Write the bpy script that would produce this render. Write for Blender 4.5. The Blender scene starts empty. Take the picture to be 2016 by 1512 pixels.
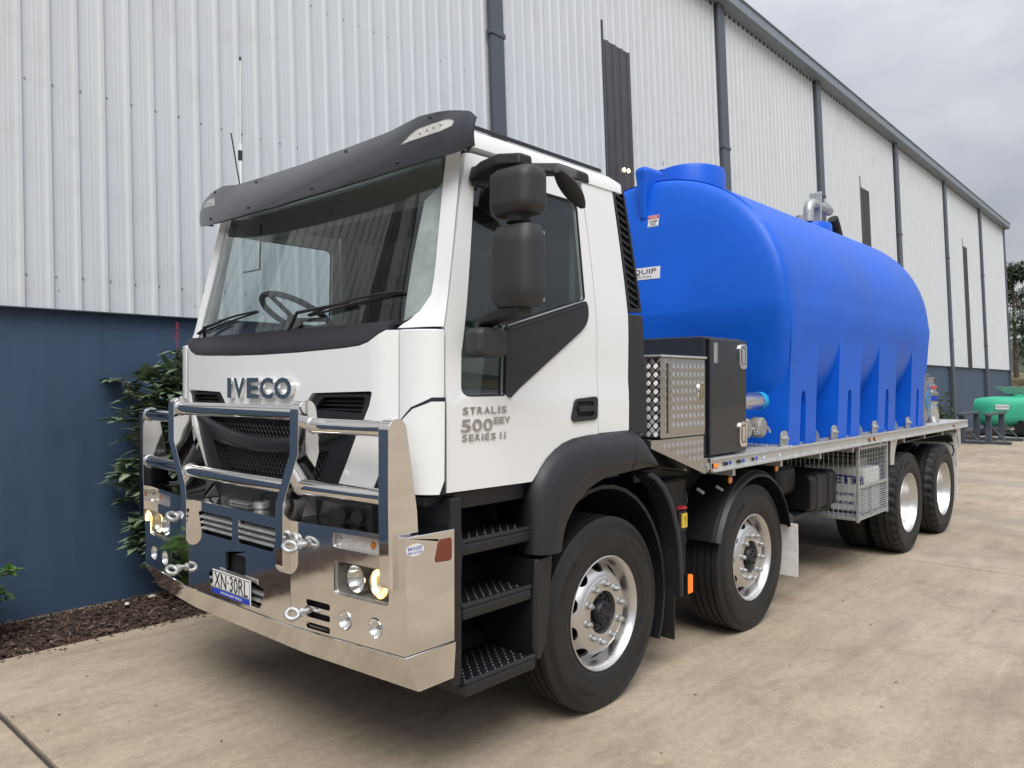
import bpy, bmesh, math, random
from mathutils import Vector, Matrix
from mathutils.geometry import tessellate_polygon
random.seed(7)
PI = math.pi
R = math.radians
SC = bpy.context.scene
COL = SC.collection

# ------------------------------------------------------------------ camera
cam_d = bpy.data.cameras.new('camera')
cam = bpy.data.objects.new('camera', cam_d)
COL.objects.link(cam)
cam_d.sensor_width = 36.0
cam_d.lens = 36.0 * 1518.47 / 2016.0
cam_d.clip_start = 0.05
cam_d.clip_end = 3000.0
_yaw, _pitch, _roll = R(42.298), R(-0.0474), R(-0.0856)
_F = Vector((math.cos(_pitch) * math.cos(_yaw), math.cos(_pitch) * math.sin(_yaw), math.sin(_pitch)))
_Rt = _F.cross(Vector((0, 0, 1))).normalized()
_U = _Rt.cross(_F)
_Rt2 = _Rt * math.cos(_roll) + _U * math.sin(_roll)
_U2 = _U * math.cos(_roll) - _Rt * math.sin(_roll)
_m = Matrix((_Rt2, _U2, -_F)).transposed().to_4x4()
_m.translation = Vector((-3.3812, -3.5185, 1.73))
cam.matrix_world = _m
SC.camera = cam

# ------------------------------------------------------------------ sky, sun, exposure
SUN_EL, SUN_AZ = 54.0, 225.0          # the azimuth is measured from +x towards +y
world = bpy.data.worlds.new('World')
SC.world = world
world.use_nodes = True
wt = world.node_tree
wt.nodes.clear()
wo = wt.nodes.new('ShaderNodeOutputWorld')
bg = wt.nodes.new('ShaderNodeBackground')
sky = wt.nodes.new('ShaderNodeTexSky')
sky.sky_type = 'NISHITA'
sky.sun_disc = False
sky.sun_elevation = R(SUN_EL)
sky.sun_rotation = R(90.0 - SUN_AZ)
sky.air_density = 1.0
sky.dust_density = 2.0
tc = wt.nodes.new('ShaderNodeTexCoord')
mp = wt.nodes.new('ShaderNodeMapping')
mp.inputs['Scale'].default_value = (1.0, 1.0, 2.6)
mp.inputs['Location'].default_value = (0.35, 0.1, 0.2)
n1 = wt.nodes.new('ShaderNodeTexNoise')
n1.inputs['Scale'].default_value = 2.3
n1.inputs['Detail'].default_value = 7
n1.inputs['Roughness'].default_value = 0.52
n1.inputs['Distortion'].default_value = 0.25
cr = wt.nodes.new('ShaderNodeValToRGB')
cr.color_ramp.elements[0].position = 0.34
cr.color_ramp.elements[0].color = (4.9, 5.2, 5.95, 1)
cr.color_ramp.elements[1].position = 0.72
cr.color_ramp.elements[1].color = (9.9, 9.9, 10.1, 1)
e = cr.color_ramp.elements.new(0.52)
e.color = (6.9, 7.05, 7.6, 1)
# an overcast sky is about three times as bright overhead as at the horizon
sz = wt.nodes.new('ShaderNodeSeparateXYZ')
wt.links.new(tc.outputs['Generated'], sz.inputs[0])
el = wt.nodes.new('ShaderNodeMapRange')
el.inputs['From Min'].default_value = 0.0
el.inputs['From Max'].default_value = 1.0
el.inputs['To Min'].default_value = 0.30
el.inputs['To Max'].default_value = 1.0
wt.links.new(sz.outputs['Z'], el.inputs['Value'])
gm = wt.nodes.new('ShaderNodeVectorMath')
gm.operation = 'SCALE'
wt.links.new(cr.outputs['Color'], gm.inputs[0])
wt.links.new(el.outputs['Result'], gm.inputs['Scale'])
mx = wt.nodes.new('ShaderNodeMixRGB')
mx.inputs['Fac'].default_value = 0.93      # an almost closed cloud cover
wt.links.new(tc.outputs['Generated'], mp.inputs['Vector'])
wt.links.new(mp.outputs['Vector'], n1.inputs['Vector'])
wt.links.new(n1.outputs['Fac'], cr.inputs['Fac'])
wt.links.new(sky.outputs['Color'], mx.inputs['Color1'])
wt.links.new(gm.outputs['Vector'], mx.inputs['Color2'])
wt.links.new(mx.outputs['Color'], bg.inputs['Color'])
bg.inputs['Strength'].default_value = 0.1
wt.links.new(bg.outputs['Background'], wo.inputs['Surface'])

sun_d = bpy.data.lights.new('sun', 'SUN')
sun_d.energy = 1.5
sun_d.angle = R(35)
sun_d.color = (1.0, 0.98, 0.955)
sun = bpy.data.objects.new('sun', sun_d)
COL.objects.link(sun)
_sd = Vector((math.cos(R(SUN_EL)) * math.cos(R(SUN_AZ)), math.cos(R(SUN_EL)) * math.sin(R(SUN_AZ)), math.sin(R(SUN_EL))))
sun.rotation_euler = (-_sd).to_track_quat('-Z', 'Y').to_euler()
sun.location = (0, 0, 30)

vs = SC.view_settings
vs.view_transform = 'Standard'
vs.look = 'None'
vs.gamma = 1.0
vs.use_curve_mapping = False
vs.exposure = 0.86

# ------------------------------------------------------------------ materials
def mat(name, col=(0.5, 0.5, 0.5), rough=0.5, metal=0.0, spec=0.5, coat=0.0, emit=None, es=0.0,
        var=0.0, vscale=6.0, bump=0.0, bscale=60.0, rvar=0.0, detail=6.0, stretch=(1, 1, 1), coat_rough=0.05):
    m = bpy.data.materials.new(name)
    m.use_nodes = True
    t = m.node_tree
    b = t.nodes['Principled BSDF']
    b.inputs['Base Color'].default_value = (*col, 1)
    b.inputs['Roughness'].default_value = rough
    b.inputs['Metallic'].default_value = metal
    b.inputs['Specular IOR Level'].default_value = spec
    b.inputs['Coat Weight'].default_value = coat
    b.inputs['Coat Roughness'].default_value = coat_rough
    if emit:
        b.inputs['Emission Color'].default_value = (*emit, 1)
        b.inputs['Emission Strength'].default_value = es
    if var or bump or rvar:
        c = t.nodes.new('ShaderNodeTexCoord')
        mm = t.nodes.new('ShaderNodeMapping')
        mm.inputs['Scale'].default_value = stretch
        t.links.new(c.outputs['Object'], mm.inputs['Vector'])
    if var or rvar:
        n = t.nodes.new('ShaderNodeTexNoise')
        n.inputs['Scale'].default_value = vscale
        n.inputs['Detail'].default_value = detail
        n.inputs['Roughness'].default_value = 0.6
        t.links.new(mm.outputs['Vector'], n.inputs['Vector'])
        if var:
            r = t.nodes.new('ShaderNodeValToRGB')
            r.color_ramp.elements[0].position = 0.3
            r.color_ramp.elements[1].position = 0.7
            r.color_ramp.elements[0].color = (*[max(0, k * (1 - var)) for k in col], 1)
            r.color_ramp.elements[1].color = (*[min(1, k * (1 + var)) for k in col], 1)
            t.links.new(n.outputs['Fac'], r.inputs['Fac'])
            t.links.new(r.outputs['Color'], b.inputs['Base Color'])
        if rvar:
            q = t.nodes.new('ShaderNodeMapRange')
            q.inputs['From Min'].default_value = 0.3
            q.inputs['From Max'].default_value = 0.7
            q.inputs['To Min'].default_value = max(0, rough - rvar)
            q.inputs['To Max'].default_value = min(1, rough + rvar)
            t.links.new(n.outputs['Fac'], q.inputs['Value'])
            t.links.new(q.outputs['Result'], b.inputs['Roughness'])
    if bump:
        n2 = t.nodes.new('ShaderNodeTexNoise')
        n2.inputs['Scale'].default_value = bscale
        n2.inputs['Detail'].default_value = 4
        t.links.new(mm.outputs['Vector'], n2.inputs['Vector'])
        bp = t.nodes.new('ShaderNodeBump')
        bp.inputs['Strength'].default_value = bump
        bp.inputs['Distance'].default_value = 0.01
        t.links.new(n2.outputs['Fac'], bp.inputs['Height'])
        t.links.new(bp.outputs['Normal'], b.inputs['Normal'])
    return m

def glass(name, tint, rough=0.0, ior=1.5):
    m = bpy.data.materials.new(name)
    m.use_nodes = True
    t = m.node_tree
    t.nodes.clear()
    o = t.nodes.new('ShaderNodeOutputMaterial')
    fr = t.nodes.new('ShaderNodeFresnel')
    # the same air-to-glass reflection on both faces of the pane
    ge = t.nodes.new('ShaderNodeNewGeometry')
    mi = t.nodes.new('ShaderNodeMapRange')
    mi.inputs['To Min'].default_value = ior
    mi.inputs['To Max'].default_value = 1.0 / ior
    t.links.new(ge.outputs['Backfacing'], mi.inputs['Value'])
    t.links.new(mi.outputs['Result'], fr.inputs['IOR'])
    tr = t.nodes.new('ShaderNodeBsdfTransparent')
    tr.inputs['Color'].default_value = (*tint, 1)
    gl = t.nodes.new('ShaderNodeBsdfGlossy')
    gl.inputs['Roughness'].default_value = rough
    ms = t.nodes.new('ShaderNodeMixShader')
    t.links.new(fr.outputs['Fac'], ms.inputs['Fac'])
    t.links.new(tr.outputs['BSDF'], ms.inputs[1])
    t.links.new(gl.outputs['BSDF'], ms.inputs[2])
    t.links.new(ms.outputs['Shader'], o.inputs['Surface'])
    return m

M = {}
M['white'] = mat('white paint', (0.775, 0.790, 0.790), 0.28, coat=0.6, var=0.012, vscale=2.0)
M['visor'] = mat('smoked acrylic', (0.024, 0.026, 0.032), 0.27, coat=0.15)
M['plastic'] = mat('black grained plastic', (0.0095, 0.0100, 0.0125), 0.44, bump=0.12, bscale=500, var=0.12, vscale=9)
M['plastic_grey'] = mat('dark grey plastic', (0.0155, 0.0165, 0.0205), 0.44, bump=0.1, bscale=450, var=0.08, vscale=8)
M['mirror_shell'] = mat('mirror plastic', (0.026, 0.026, 0.029), 0.5, bump=0.15, bscale=600, var=0.06, vscale=7)
M['black'] = mat('black steel', (0.0075, 0.0085, 0.0115), 0.5, var=0.3, vscale=14)
M['dark'] = mat('dark cavity', (0.008, 0.008, 0.010), 0.8)
M['gloss_black'] = mat('gloss black paint', (0.013, 0.015, 0.023), 0.30, coat=0.25, rvar=0.05, vscale=5)
M['chrome'] = mat('polished stainless', (0.80, 0.785, 0.765), 0.055, 1.0, bump=0.012, bscale=5, rvar=0.025, vscale=20)
M['chrome_sheet'] = mat('polished sheet', (0.78, 0.765, 0.745), 0.085, 1.0, bump=0.05, bscale=4.5, rvar=0.03, vscale=12)
M['alu'] = mat('machined aluminium', (0.72, 0.72, 0.71), 0.30, 1.0, rvar=0.08, vscale=30)
M['alu_rim'] = mat('alloy rim', (0.66, 0.655, 0.645), 0.36, 1.0, rvar=0.05, vscale=25)
M['galv'] = mat('galvanised steel', (0.47, 0.48, 0.48), 0.48, 0.75, var=0.16, vscale=38, rvar=0.1)
M['bed_alu'] = mat('tray aluminium', (0.60, 0.605, 0.60), 0.42, 0.7, var=0.10, vscale=16, rvar=0.1)
M['rubber'] = mat('tyre rubber', (0.0115, 0.0113, 0.0115), 0.60, var=0.25, vscale=11, bump=0.1, bscale=140)
M['poly_blue'] = mat('blue polyethylene', (0.0016, 0.104, 0.60), 0.42, spec=0.38, var=0.14, vscale=1.1, bump=0.05, bscale=160, rvar=0.06)
M['poly_green'] = mat('green polyethylene', (0.06, 0.49, 0.30), 0.45, var=0.08, vscale=2)
M['glass'] = glass('windscreen glass', (0.93, 0.965, 0.955))
M['glass_side'] = glass('tinted side glass', (0.82, 0.87, 0.87), ior=1.6)
M['lens'] = glass('clear lamp lens', (0.93, 0.93, 0.92), 0.02)
M['reflector'] = mat('lamp reflector', (0.85, 0.85, 0.85), 0.12, 1.0)
M['amber'] = mat('amber lens', (0.75, 0.22, 0.02), 0.18, coat=0.4)
M['amber_dark'] = mat('dark amber lens', (0.16, 0.032, 0.014), 0.2, coat=0.4)
M['amber_lit'] = mat('lit amber lens', (0.60, 0.11, 0.004), 0.25, emit=(1.0, 0.20, 0.008), es=0.40)
M['bulb_warm'] = mat('lit position lamp', (1, 0.85, 0.5), 0.3, emit=(1.0, 0.68, 0.26), es=5.0)
M['bulb_glow'] = mat('warm reflector', (0.92, 0.80, 0.58), 0.22, 1.0)
M['interior'] = mat('cab trim', (0.20, 0.21, 0.215), 0.75, var=0.12, vscale=10)
M['interior_dark'] = mat('dark cab trim', (0.03, 0.033, 0.037), 0.7)
M['white_plain'] = mat('white plate', (0.74, 0.74, 0.73), 0.45)
M['print_black'] = mat('black print', (0.012, 0.012, 0.013), 0.45)
M['print_grey'] = mat('grey print', (0.19, 0.19, 0.21), 0.5)
M['print_blue'] = mat('blue print', (0.012, 0.045, 0.42), 0.45)
M['print_red'] = mat('red print', (0.6, 0.03, 0.03), 0.5)
M['sticker_blue'] = mat('pale blue sticker', (0.30, 0.42, 0.66), 0.45)
M['pump_blue'] = mat('pump blue enamel', (0.01, 0.17, 0.43), 0.3, coat=0.3)
M['cap_cyan'] = mat('cyan cap', (0.02, 0.36, 0.68), 0.35)
M['navy'] = mat('navy tube', (0.02, 0.028, 0.22), 0.35)
M['flap_white'] = mat('white rubber flap', (0.66, 0.65, 0.62), 0.6, var=0.10, vscale=22)
M['yellow'] = mat('yellow tag', (0.70, 0.50, 0.06), 0.5)
M['red'] = mat('red plastic', (0.5, 0.02, 0.04), 0.45)
M['grime'] = mat('dirty cast caps', (0.34, 0.325, 0.30), 0.6, 0.35, var=0.2, vscale=30)
M['steel_dull'] = mat('dull stainless', (0.36, 0.34, 0.32), 0.4, 0.8, var=0.15, vscale=12)

# ------------------------------------------------------------------ mesh helpers
def link(o, parent=None):
    COL.objects.link(o)
    if parent is not None:
        o.parent = parent
    return o

def tag(o, label=None, cat=None, group=None, kind=None):
    if label: o['label'] = label
    if cat: o['category'] = cat
    if group: o['group'] = group
    if kind: o['kind'] = kind
    return o

def empty(name, loc=(0, 0, 0), rot=(0, 0, 0)):
    o = bpy.data.objects.new(name, None)
    o.location = loc
    o.rotation_euler = rot
    o.empty_display_size = 0.2
    return link(o)

def area2(p):
    return 0.5 * sum(p[i][0] * p[(i + 1) % len(p)][1] - p[(i + 1) % len(p)][0] * p[i][1] for i in range(len(p)))

def rnd(pts, r, n=4):
    """round every corner of a 2D polygon (r a number or one per corner)"""
    out = []
    k = len(pts)
    for i in range(k):
        rr = r[i] if isinstance(r, (list, tuple)) else r
        p = Vector(pts[i]); a = Vector(pts[i - 1]); b = Vector(pts[(i + 1) % k])
        if rr <= 0:
            out.append((p.x, p.y)); continue
        da, db = (a - p), (b - p)
        rr = min(rr, da.length * 0.49, db.length * 0.49)
        s = p + da.normalized() * rr
        e_ = p + db.normalized() * rr
        for j in range(n + 1):
            t = j / n
            q = s * (1 - t) ** 2 + p * 2 * t * (1 - t) + e_ * t ** 2
            out.append((q.x, q.y))
    return out

def rect(a0, a1, b0, b1, r=0.0, n=4):
    p = [(a0, b0), (a1, b0), (a1, b1), (a0, b1)]
    return rnd(p, r, n) if r else p

def oval(ca, cb, ra, rb, n=20):
    return [(ca + ra * math.cos(2 * PI * i / n), cb + rb * math.sin(2 * PI * i / n)) for i in range(n)]

AX = {'x': lambda a, b, h: (h, a, b), 'y': lambda a, b, h: (a, h, b), 'z': lambda a, b, h: (a, b, h)}

class MB:
    def __init__(self):
        self.v = []; self.f = []
    def add(self, vs_, fs):
        o = len(self.v)
        self.v += [tuple(p) for p in vs_]
        self.f += [tuple(i + o for i in q) for q in fs]
        return self
    def box(self, x0, x1, y0, y1, z0, z1):
        return self.add([(x0, y0, z0), (x1, y0, z0), (x1, y1, z0), (x0, y1, z0), (x0, y0, z1), (x1, y0, z1), (x1, y1, z1), (x0, y1, z1)],
                        [(0, 3, 2, 1), (4, 5, 6, 7), (0, 1, 5, 4), (1, 2, 6, 5), (2, 3, 7, 6), (3, 0, 4, 7)])
    def prism(self, loops, axis, h0, h1):
        """extrude a 2D polygon (or [outer, hole, ...]) along an axis"""
        if not isinstance(loops[0][0], (list, tuple)):
            loops = [loops]
        f = AX[axis]
        if len(loops) == 1:
            tris = [tuple(range(len(loops[0])))]
        else:
            tris = [tuple(t) for t in tessellate_polygon([[Vector((a, b, 0)) for a, b in L] for L in loops])]
        flat = [p for L in loops for p in L]
        n = len(flat)
        vs_ = [f(a, b, h0) for a, b in flat] + [f(a, b, h1) for a, b in flat]
        fs = [tuple(reversed(t)) for t in tris] + [tuple(i + n for i in t) for t in tris]
        o = 0
        for L in loops:
            k = len(L)
            fs += [(o + i, o + (i + 1) % k, n + o + (i + 1) % k, n + o + i) for i in range(k)]
            o += k
        return self.add(vs_, fs)
    def loft(self, loops, closed=True, caps=True):
        k = len(loops[0]); vs_ = [p for L in loops for p in L]; fs = []
        for j in range(len(loops) - 1):
            for i in range(k if closed else k - 1):
                fs.append((j * k + i, j * k + (i + 1) % k, (j + 1) * k + (i + 1) % k, (j + 1) * k + i))
        if caps and closed:
            fs.append(tuple(reversed(range(k))))
            fs.append(tuple((len(loops) - 1) * k + i for i in range(k)))
        return self.add(vs_, fs)
    def tube(self, path, r, seg=12, caps=True, closed=False):
        P = [Vector(p) for p in path]
        n = len(P); loops = []
        rr = r if isinstance(r, (list, tuple)) else [r] * n
        up = None
        for i in range(n):
            if closed:
                d = (P[(i + 1) % n] - P[i - 1]).normalized()
            elif i == 0: d = (P[1] - P[0]).normalized()
            elif i == n - 1: d = (P[-1] - P[-2]).normalized()
            else: d = ((P[i] - P[i - 1]).normalized() + (P[i + 1] - P[i]).normalized()).normalized()
            if up is None:
                up = Vector((0, 0, 1)) if abs(d.z) < 0.9 else Vector((1, 0, 0))
            s = d.cross(up).normalized(); up = s.cross(d).normalized()
            loops.append([tuple(P[i] + (s * math.cos(2 * PI * j / seg) + up * math.sin(2 * PI * j / seg)) * rr[i]) for j in range(seg)])
        if closed:
            loops.append(loops[0]); caps = False
        return self.loft(loops, True, caps)
    def lathe(self, prof, c=(0, 0, 0), axis='y', seg=32, sgn=1, a0=0.0, a1=2 * PI):
        """profile of (radius, height) turned about an axis through c"""
        full = abs(a1 - a0 - 2 * PI) < 1e-6
        k = seg if full else seg + 1
        loops = []
        for j in range(k):
            a = a0 + (a1 - a0) * j / seg
            L = []
            for r_, h in prof:
                ca, sa = r_ * math.cos(a), r_ * math.sin(a)
                h *= sgn
                if axis == 'y': L.append((c[0] + ca, c[1] + h, c[2] + sa))
                elif axis == 'x': L.append((c[0] + h, c[1] + ca, c[2] + sa))
                else: L.append((c[0] + ca, c[1] + sa, c[2] + h))
            loops.append(L)
        if full: loops.append(loops[0])
        m = len(prof); vs_ = [p for L in loops[:k] for p in L]; fs = []
        for j in range(seg):
            j2 = (j + 1) % k if full else j + 1
            for i in range(m - 1):
                fs.append((j * m + i, j * m + i + 1, j2 * m + i + 1, j2 * m + i))
        return self.add(vs_, fs)
    def cyl(self, c0, c1, r, seg=16):
        return self.tube([c0, c1], r, seg)
    def mesh(self, name, smooth=35, merge=1e-5):
        me = bpy.data.meshes.new(name)
        bm = bmesh.new()
        vv = [bm.verts.new(p) for p in self.v]
        for q in self.f:
            try: bm.faces.new([vv[i] for i in q])
            except ValueError: pass
        bmesh.ops.remove_doubles(bm, verts=bm.verts, dist=merge)
        bmesh.ops.dissolve_degenerate(bm, edges=bm.edges, dist=1e-6)
        bmesh.ops.recalc_face_normals(bm, faces=bm.faces)
        bm.to_mesh(me); bm.free()
        if smooth:
            me.polygons.foreach_set('use_smooth', [True] * len(me.polygons))
            me.set_sharp_from_angle(angle=R(smooth))
        return me
    def build(self, name, m, parent=None, smooth=35, bevel=0.0, seg=2, kind=None, loc=None):
        me = self.mesh(name, smooth)
        me.materials.append(m)
        o = bpy.data.objects.new(name, me)
        link(o, parent)
        if loc: o.location = loc
        if bevel:
            b = o.modifiers.new('bevel', 'BEVEL')
            b.width = bevel; b.segments = seg; b.limit_method = 'ANGLE'; b.angle_limit = R(32)
            b.harden_normals = False
        if kind: o['kind'] = kind
        return o

def panel(name, loops, F, m, parent=None, off=0.0, th=0.012, step=0.08, bevel=0.0025, smooth=40, step_b=None, seg=2):
    """a sheet cut from a curved surface: loops = [outer, hole, ...] in the surface's own (a, b); F(a, b, d) gives the point d outside it"""
    if not isinstance(loops[0][0], (list, tuple)):
        loops = [loops]
    tris = tessellate_polygon([[Vector((a, b, 0)) for a, b in L] for L in loops])
    flat = [p for L in loops for p in L]
    bm = bmesh.new()
    vv = [bm.verts.new((a, b, 0)) for a, b in flat]
    for t in tris:
        try: bm.faces.new([vv[i] for i in t])
        except ValueError: pass
    bmesh.ops.dissolve_limit(bm, angle_limit=0.01, verts=bm.verts, edges=[e_ for e_ in bm.edges if len(e_.link_faces) == 2], use_dissolve_boundaries=False)
    for ax in (0, 1):
        st = step if ax == 0 else (step_b or step)
        if not st: continue
        lo = min(p[ax] for p in flat); hi = max(p[ax] for p in flat)
        k = math.floor(lo / st) + 1
        while k * st < hi - 1e-6:
            co = [0, 0, 0]; no = [0, 0, 0]; co[ax] = k * st; no[ax] = 1
            bmesh.ops.bisect_plane(bm, geom=bm.verts[:] + bm.edges[:] + bm.faces[:], plane_co=co, plane_no=no, dist=1e-6)
            k += 1
    bmesh.ops.remove_doubles(bm, verts=bm.verts, dist=1e-5)
    bm.verts.index_update()
    ab = [(v.co.x, v.co.y) for v in bm.verts]
    n = len(ab)
    fs = [[v.index for v in f.verts] for f in bm.faces]
    be = []
    for f in bm.faces:
        for l in f.loops:
            if len(l.edge.link_faces) == 1:
                be.append((l.vert.index, l.link_loop_next.vert.index))
    bm.free()
    g = MB()
    vs_ = [tuple(F(a, b, off)) for a, b in ab] + [tuple(F(a, b, off - th)) for a, b in ab]
    ff = [tuple(f) for f in fs] + [tuple(i + n for i in reversed(f)) for f in fs] + [(b_, a_, a_ + n, b_ + n) for a_, b_ in be]
    g.add(vs_, ff)
    return g.build(name, m, parent, smooth, bevel, seg)

def flat_x(x0):      # a flat sheet facing -x at x0
    return lambda a, b, d: (x0 - d, a, b)
def flat_y(y0, s=-1):
    return lambda a, b, d: (a, y0 + s * d, b)

def text_mesh(txt, size, depth=0.002, bold=0.0, align='CENTER', shear=0.0, wide=1.0, space=1.0):
    c = bpy.data.curves.new('lettering', 'FONT')
    c.body = txt
    c.size = size
    c.extrude = depth
    c.offset = bold
    c.align_x = align
    c.align_y = 'CENTER'
    c.shear = shear
    c.space_character = space
    c.resolution_u = 3
    o = bpy.data.objects.new('lettering', c)
    COL.objects.link(o)
    dg = bpy.context.evaluated_depsgraph_get()
    dg.update()
    ev = o.evaluated_get(dg)
    me = bpy.data.meshes.new_from_object(ev)
    bpy.data.objects.remove(o)
    bpy.data.curves.remove(c)
    if wide != 1.0:
        for v in me.vertices: v.co.x *= wide
    return me

def letters(name, txt, size, m, parent, origin, right, up, **kw):
    me = text_mesh(txt, size, **kw)
    me.materials.clear(); me.materials.append(m)
    r_ = Vector(right).normalized(); u_ = Vector(up).normalized(); n_ = r_.cross(u_)
    T = Matrix((r_, u_, n_)).transposed().to_4x4(); T.translation = Vector(origin)
    me.transform(T)
    o = bpy.data.objects.new(name, me)
    return link(o, parent)

def lerp(a, b, t): return a + (b - a) * t
def interp(x, pts):
    if x <= pts[0][0]: return pts[0][1]
    for (a, b), (c, d) in zip(pts, pts[1:]):
        if x <= c: return b + (d - b) * (x - a) / (c - a)
    return pts[-1][1]
def smooth01(t):
    t = max(0.0, min(1.0, t)); return t * t * (3 - 2 * t)
def copy_tree(o, parent=None, loc=None):
    c = o.copy()
    link(c)
    c.parent = parent
    if loc is not None: c.location = loc
    for ch in o.children: copy_tree(ch, c)
    return c

# ================================================================== the setting
def nodes_of(name):
    m = bpy.data.materials.new(name); m.use_nodes = True
    return m, m.node_tree, m.node_tree.nodes['Principled BSDF']

def noise(t, vec, scale, detail=5, rough=0.55, dist=0.0):
    n = t.nodes.new('ShaderNodeTexNoise')
    n.inputs['Scale'].default_value = scale; n.inputs['Detail'].default_value = detail
    n.inputs['Roughness'].default_value = rough; n.inputs['Distortion'].default_value = dist
    t.links.new(vec, n.inputs['Vector'])
    return n.outputs['Fac']

def ramp(t, fac, stops):
    r = t.nodes.new('ShaderNodeValToRGB')
    el = r.color_ramp.elements
    el[0].position = stops[0][0]; el[0].color = (*stops[0][1], 1)
    el[1].position = stops[-1][0]; el[1].color = (*stops[-1][1], 1)
    for p, c in stops[1:-1]:
        k = el.new(p); k.color = (*c, 1)
    t.links.new(fac, r.inputs['Fac'])
    return r.outputs['Color']

def mixc(t, fac, a, b, mode='MIX'):
    n = t.nodes.new('ShaderNodeMixRGB'); n.blend_type = mode
    for sock, val in (('Fac', fac), ('Color1', a), ('Color2', b)):
        if isinstance(val, (int, float)): n.inputs[sock].default_value = val
        elif isinstance(val, tuple): n.inputs[sock].default_value = (*val, 1)
        else: t.links.new(val, n.inputs[sock])
    return n.outputs['Color']

def mapping(t, vec, scale=(1, 1, 1), rot=(0, 0, 0), loc=(0, 0, 0)):
    n = t.nodes.new('ShaderNodeMapping')
    n.inputs['Scale'].default_value = scale; n.inputs['Rotation'].default_value = rot; n.inputs['Location'].default_value = loc
    t.links.new(vec, n.inputs['Vector'])
    return n.outputs['Vector']

def world_pos(t):
    return t.nodes.new('ShaderNodeNewGeometry').outputs['Position']

def bump_to(t, b, h, strength, dist=0.01):
    n = t.nodes.new('ShaderNodeBump')
    n.inputs['Strength'].default_value = strength; n.inputs['Distance'].default_value = dist
    t.links.new(h, n.inputs['Height']); t.links.new(n.outputs['Normal'], b.inputs['Normal'])

# concrete: tan, stained, broomed, worn and damp in places
def concrete_mat():
    m, t, b = nodes_of('yard concrete')
    p = world_pos(t)
    big = noise(t, p, 0.55, 6, 0.6, 0.3)
    col = ramp(t, big, [(0.28, (0.355, 0.288, 0.208)), (0.5, (0.465, 0.382, 0.282)), (0.72, (0.540, 0.452, 0.345))])
    streak = noise(t, mapping(t, p, (0.75, 2.0, 1), (0, 0, R(24))), 1.5, 9, 0.72, 0.3)
    col = mixc(t, 0.20, col, ramp(t, streak, [(0.30, (0.40, 0.40, 0.41)), (0.62, (1, 1, 1))]), 'MULTIPLY')
    streak2 = noise(t, mapping(t, p, (1.2, 9, 1), (0, 0, R(62))), 1.0, 5, 0.6, 0.2)
    col = mixc(t, 0.16, col, ramp(t, streak2, [(0.34, (0.5, 0.5, 0.52)), (0.58, (1, 1, 1))]), 'MULTIPLY')
    spots = noise(t, p, 1.15, 5, 0.65, 0.5)
    col = mixc(t, 0.75, col, ramp(t, spots, [(0.23, (0.46, 0.46, 0.47)), (0.36, (1, 1, 1))]), 'MULTIPLY')
    rust = noise(t, mapping(t, p, loc=(4.1, 2.2, 0)), 1.3, 4, 0.6)
    rf = ramp(t, rust, [(0.63, (0, 0, 0)), (0.80, (0.55, 0.55, 0.55))])
    col = mixc(t, rf, col, (0.36, 0.185, 0.090))
    patch = noise(t, mapping(t, p, (1.0, 1.7, 1), (0, 0, R(20)), (7.3, 1.1, 0)), 2.1, 9, 0.74, 0.15)
    col = mixc(t, 0.60, col, ramp(t, patch, [(0.30, (0.58, 0.57, 0.56)), (0.50, (0.96, 0.96, 0.96)), (0.68, (1.10, 1.10, 1.09))]), 'MULTIPLY')
    tyre = noise(t, mapping(t, p, (0.16, 3.2, 1), (0, 0, R(3)), (0, 0.4, 0)), 1.2, 5, 0.6, 0.5)
    col = mixc(t, 0.30, col, ramp(t, tyre, [(0.33, (0.62, 0.62, 0.63)), (0.47, (1, 1, 1))]), 'MULTIPLY')
    fine = noise(t, p, 120, 6, 0.85)
    col = mixc(t, 0.75, col, ramp(t, fine, [(0.34, (0.50, 0.49, 0.47)), (0.50, (0.98, 0.98, 0.98)), (0.66, (1.22, 1.22, 1.22))]), 'MULTIPLY')
    mid = noise(t, p, 20, 8, 0.82)
    col = mixc(t, 0.6, col, ramp(t, mid, [(0.32, (0.66, 0.66, 0.66)), (0.62, (1.1, 1.1, 1.1))]), 'MULTIPLY')
    # damp wash marks across the slab behind the rear axle
    sx = t.nodes.new('ShaderNodeSeparateXYZ'); t.links.new(p, sx.inputs[0])
    mr = t.nodes.new('ShaderNodeMapRange'); mr.inputs['From Min'].default_value = 4.6; mr.inputs['From Max'].default_value = 6.2
    t.links.new(sx.outputs['X'], mr.inputs['Value'])
    wet = noise(t, mapping(t, p, (1.3, 0.30, 1), (0, 0, R(6))), 0.8, 4, 0.5)
    wf = mixc(t, 1.0, ramp(t, wet, [(0.48, (0, 0, 0)), (0.64, (0.55, 0.55, 0.55))]), mr.outputs['Result'], 'MULTIPLY')
    col = mixc(t, wf, col, (0.27, 0.235, 0.20))
    t.links.new(col, b.inputs['Base Color'])
    rg = mixc(t, wf, (0.80, 0.80, 0.80), (0.26, 0.26, 0.26))
    t.links.new(rg, b.inputs['Roughness'])
    b.inputs['Specular IOR Level'].default_value = 0.3
    hh = mixc(t, 0.5, fine, noise(t, mapping(t, p, (9, 60, 1)), 3, 3, 0.6))
    bump_to(t, b, hh, 0.35, 0.006)
    return m

M['concrete'] = concrete_mat()
M['joint'] = mat('joint filler', (0.055, 0.047, 0.040), 0.9, var=0.3, vscale=30)

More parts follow.
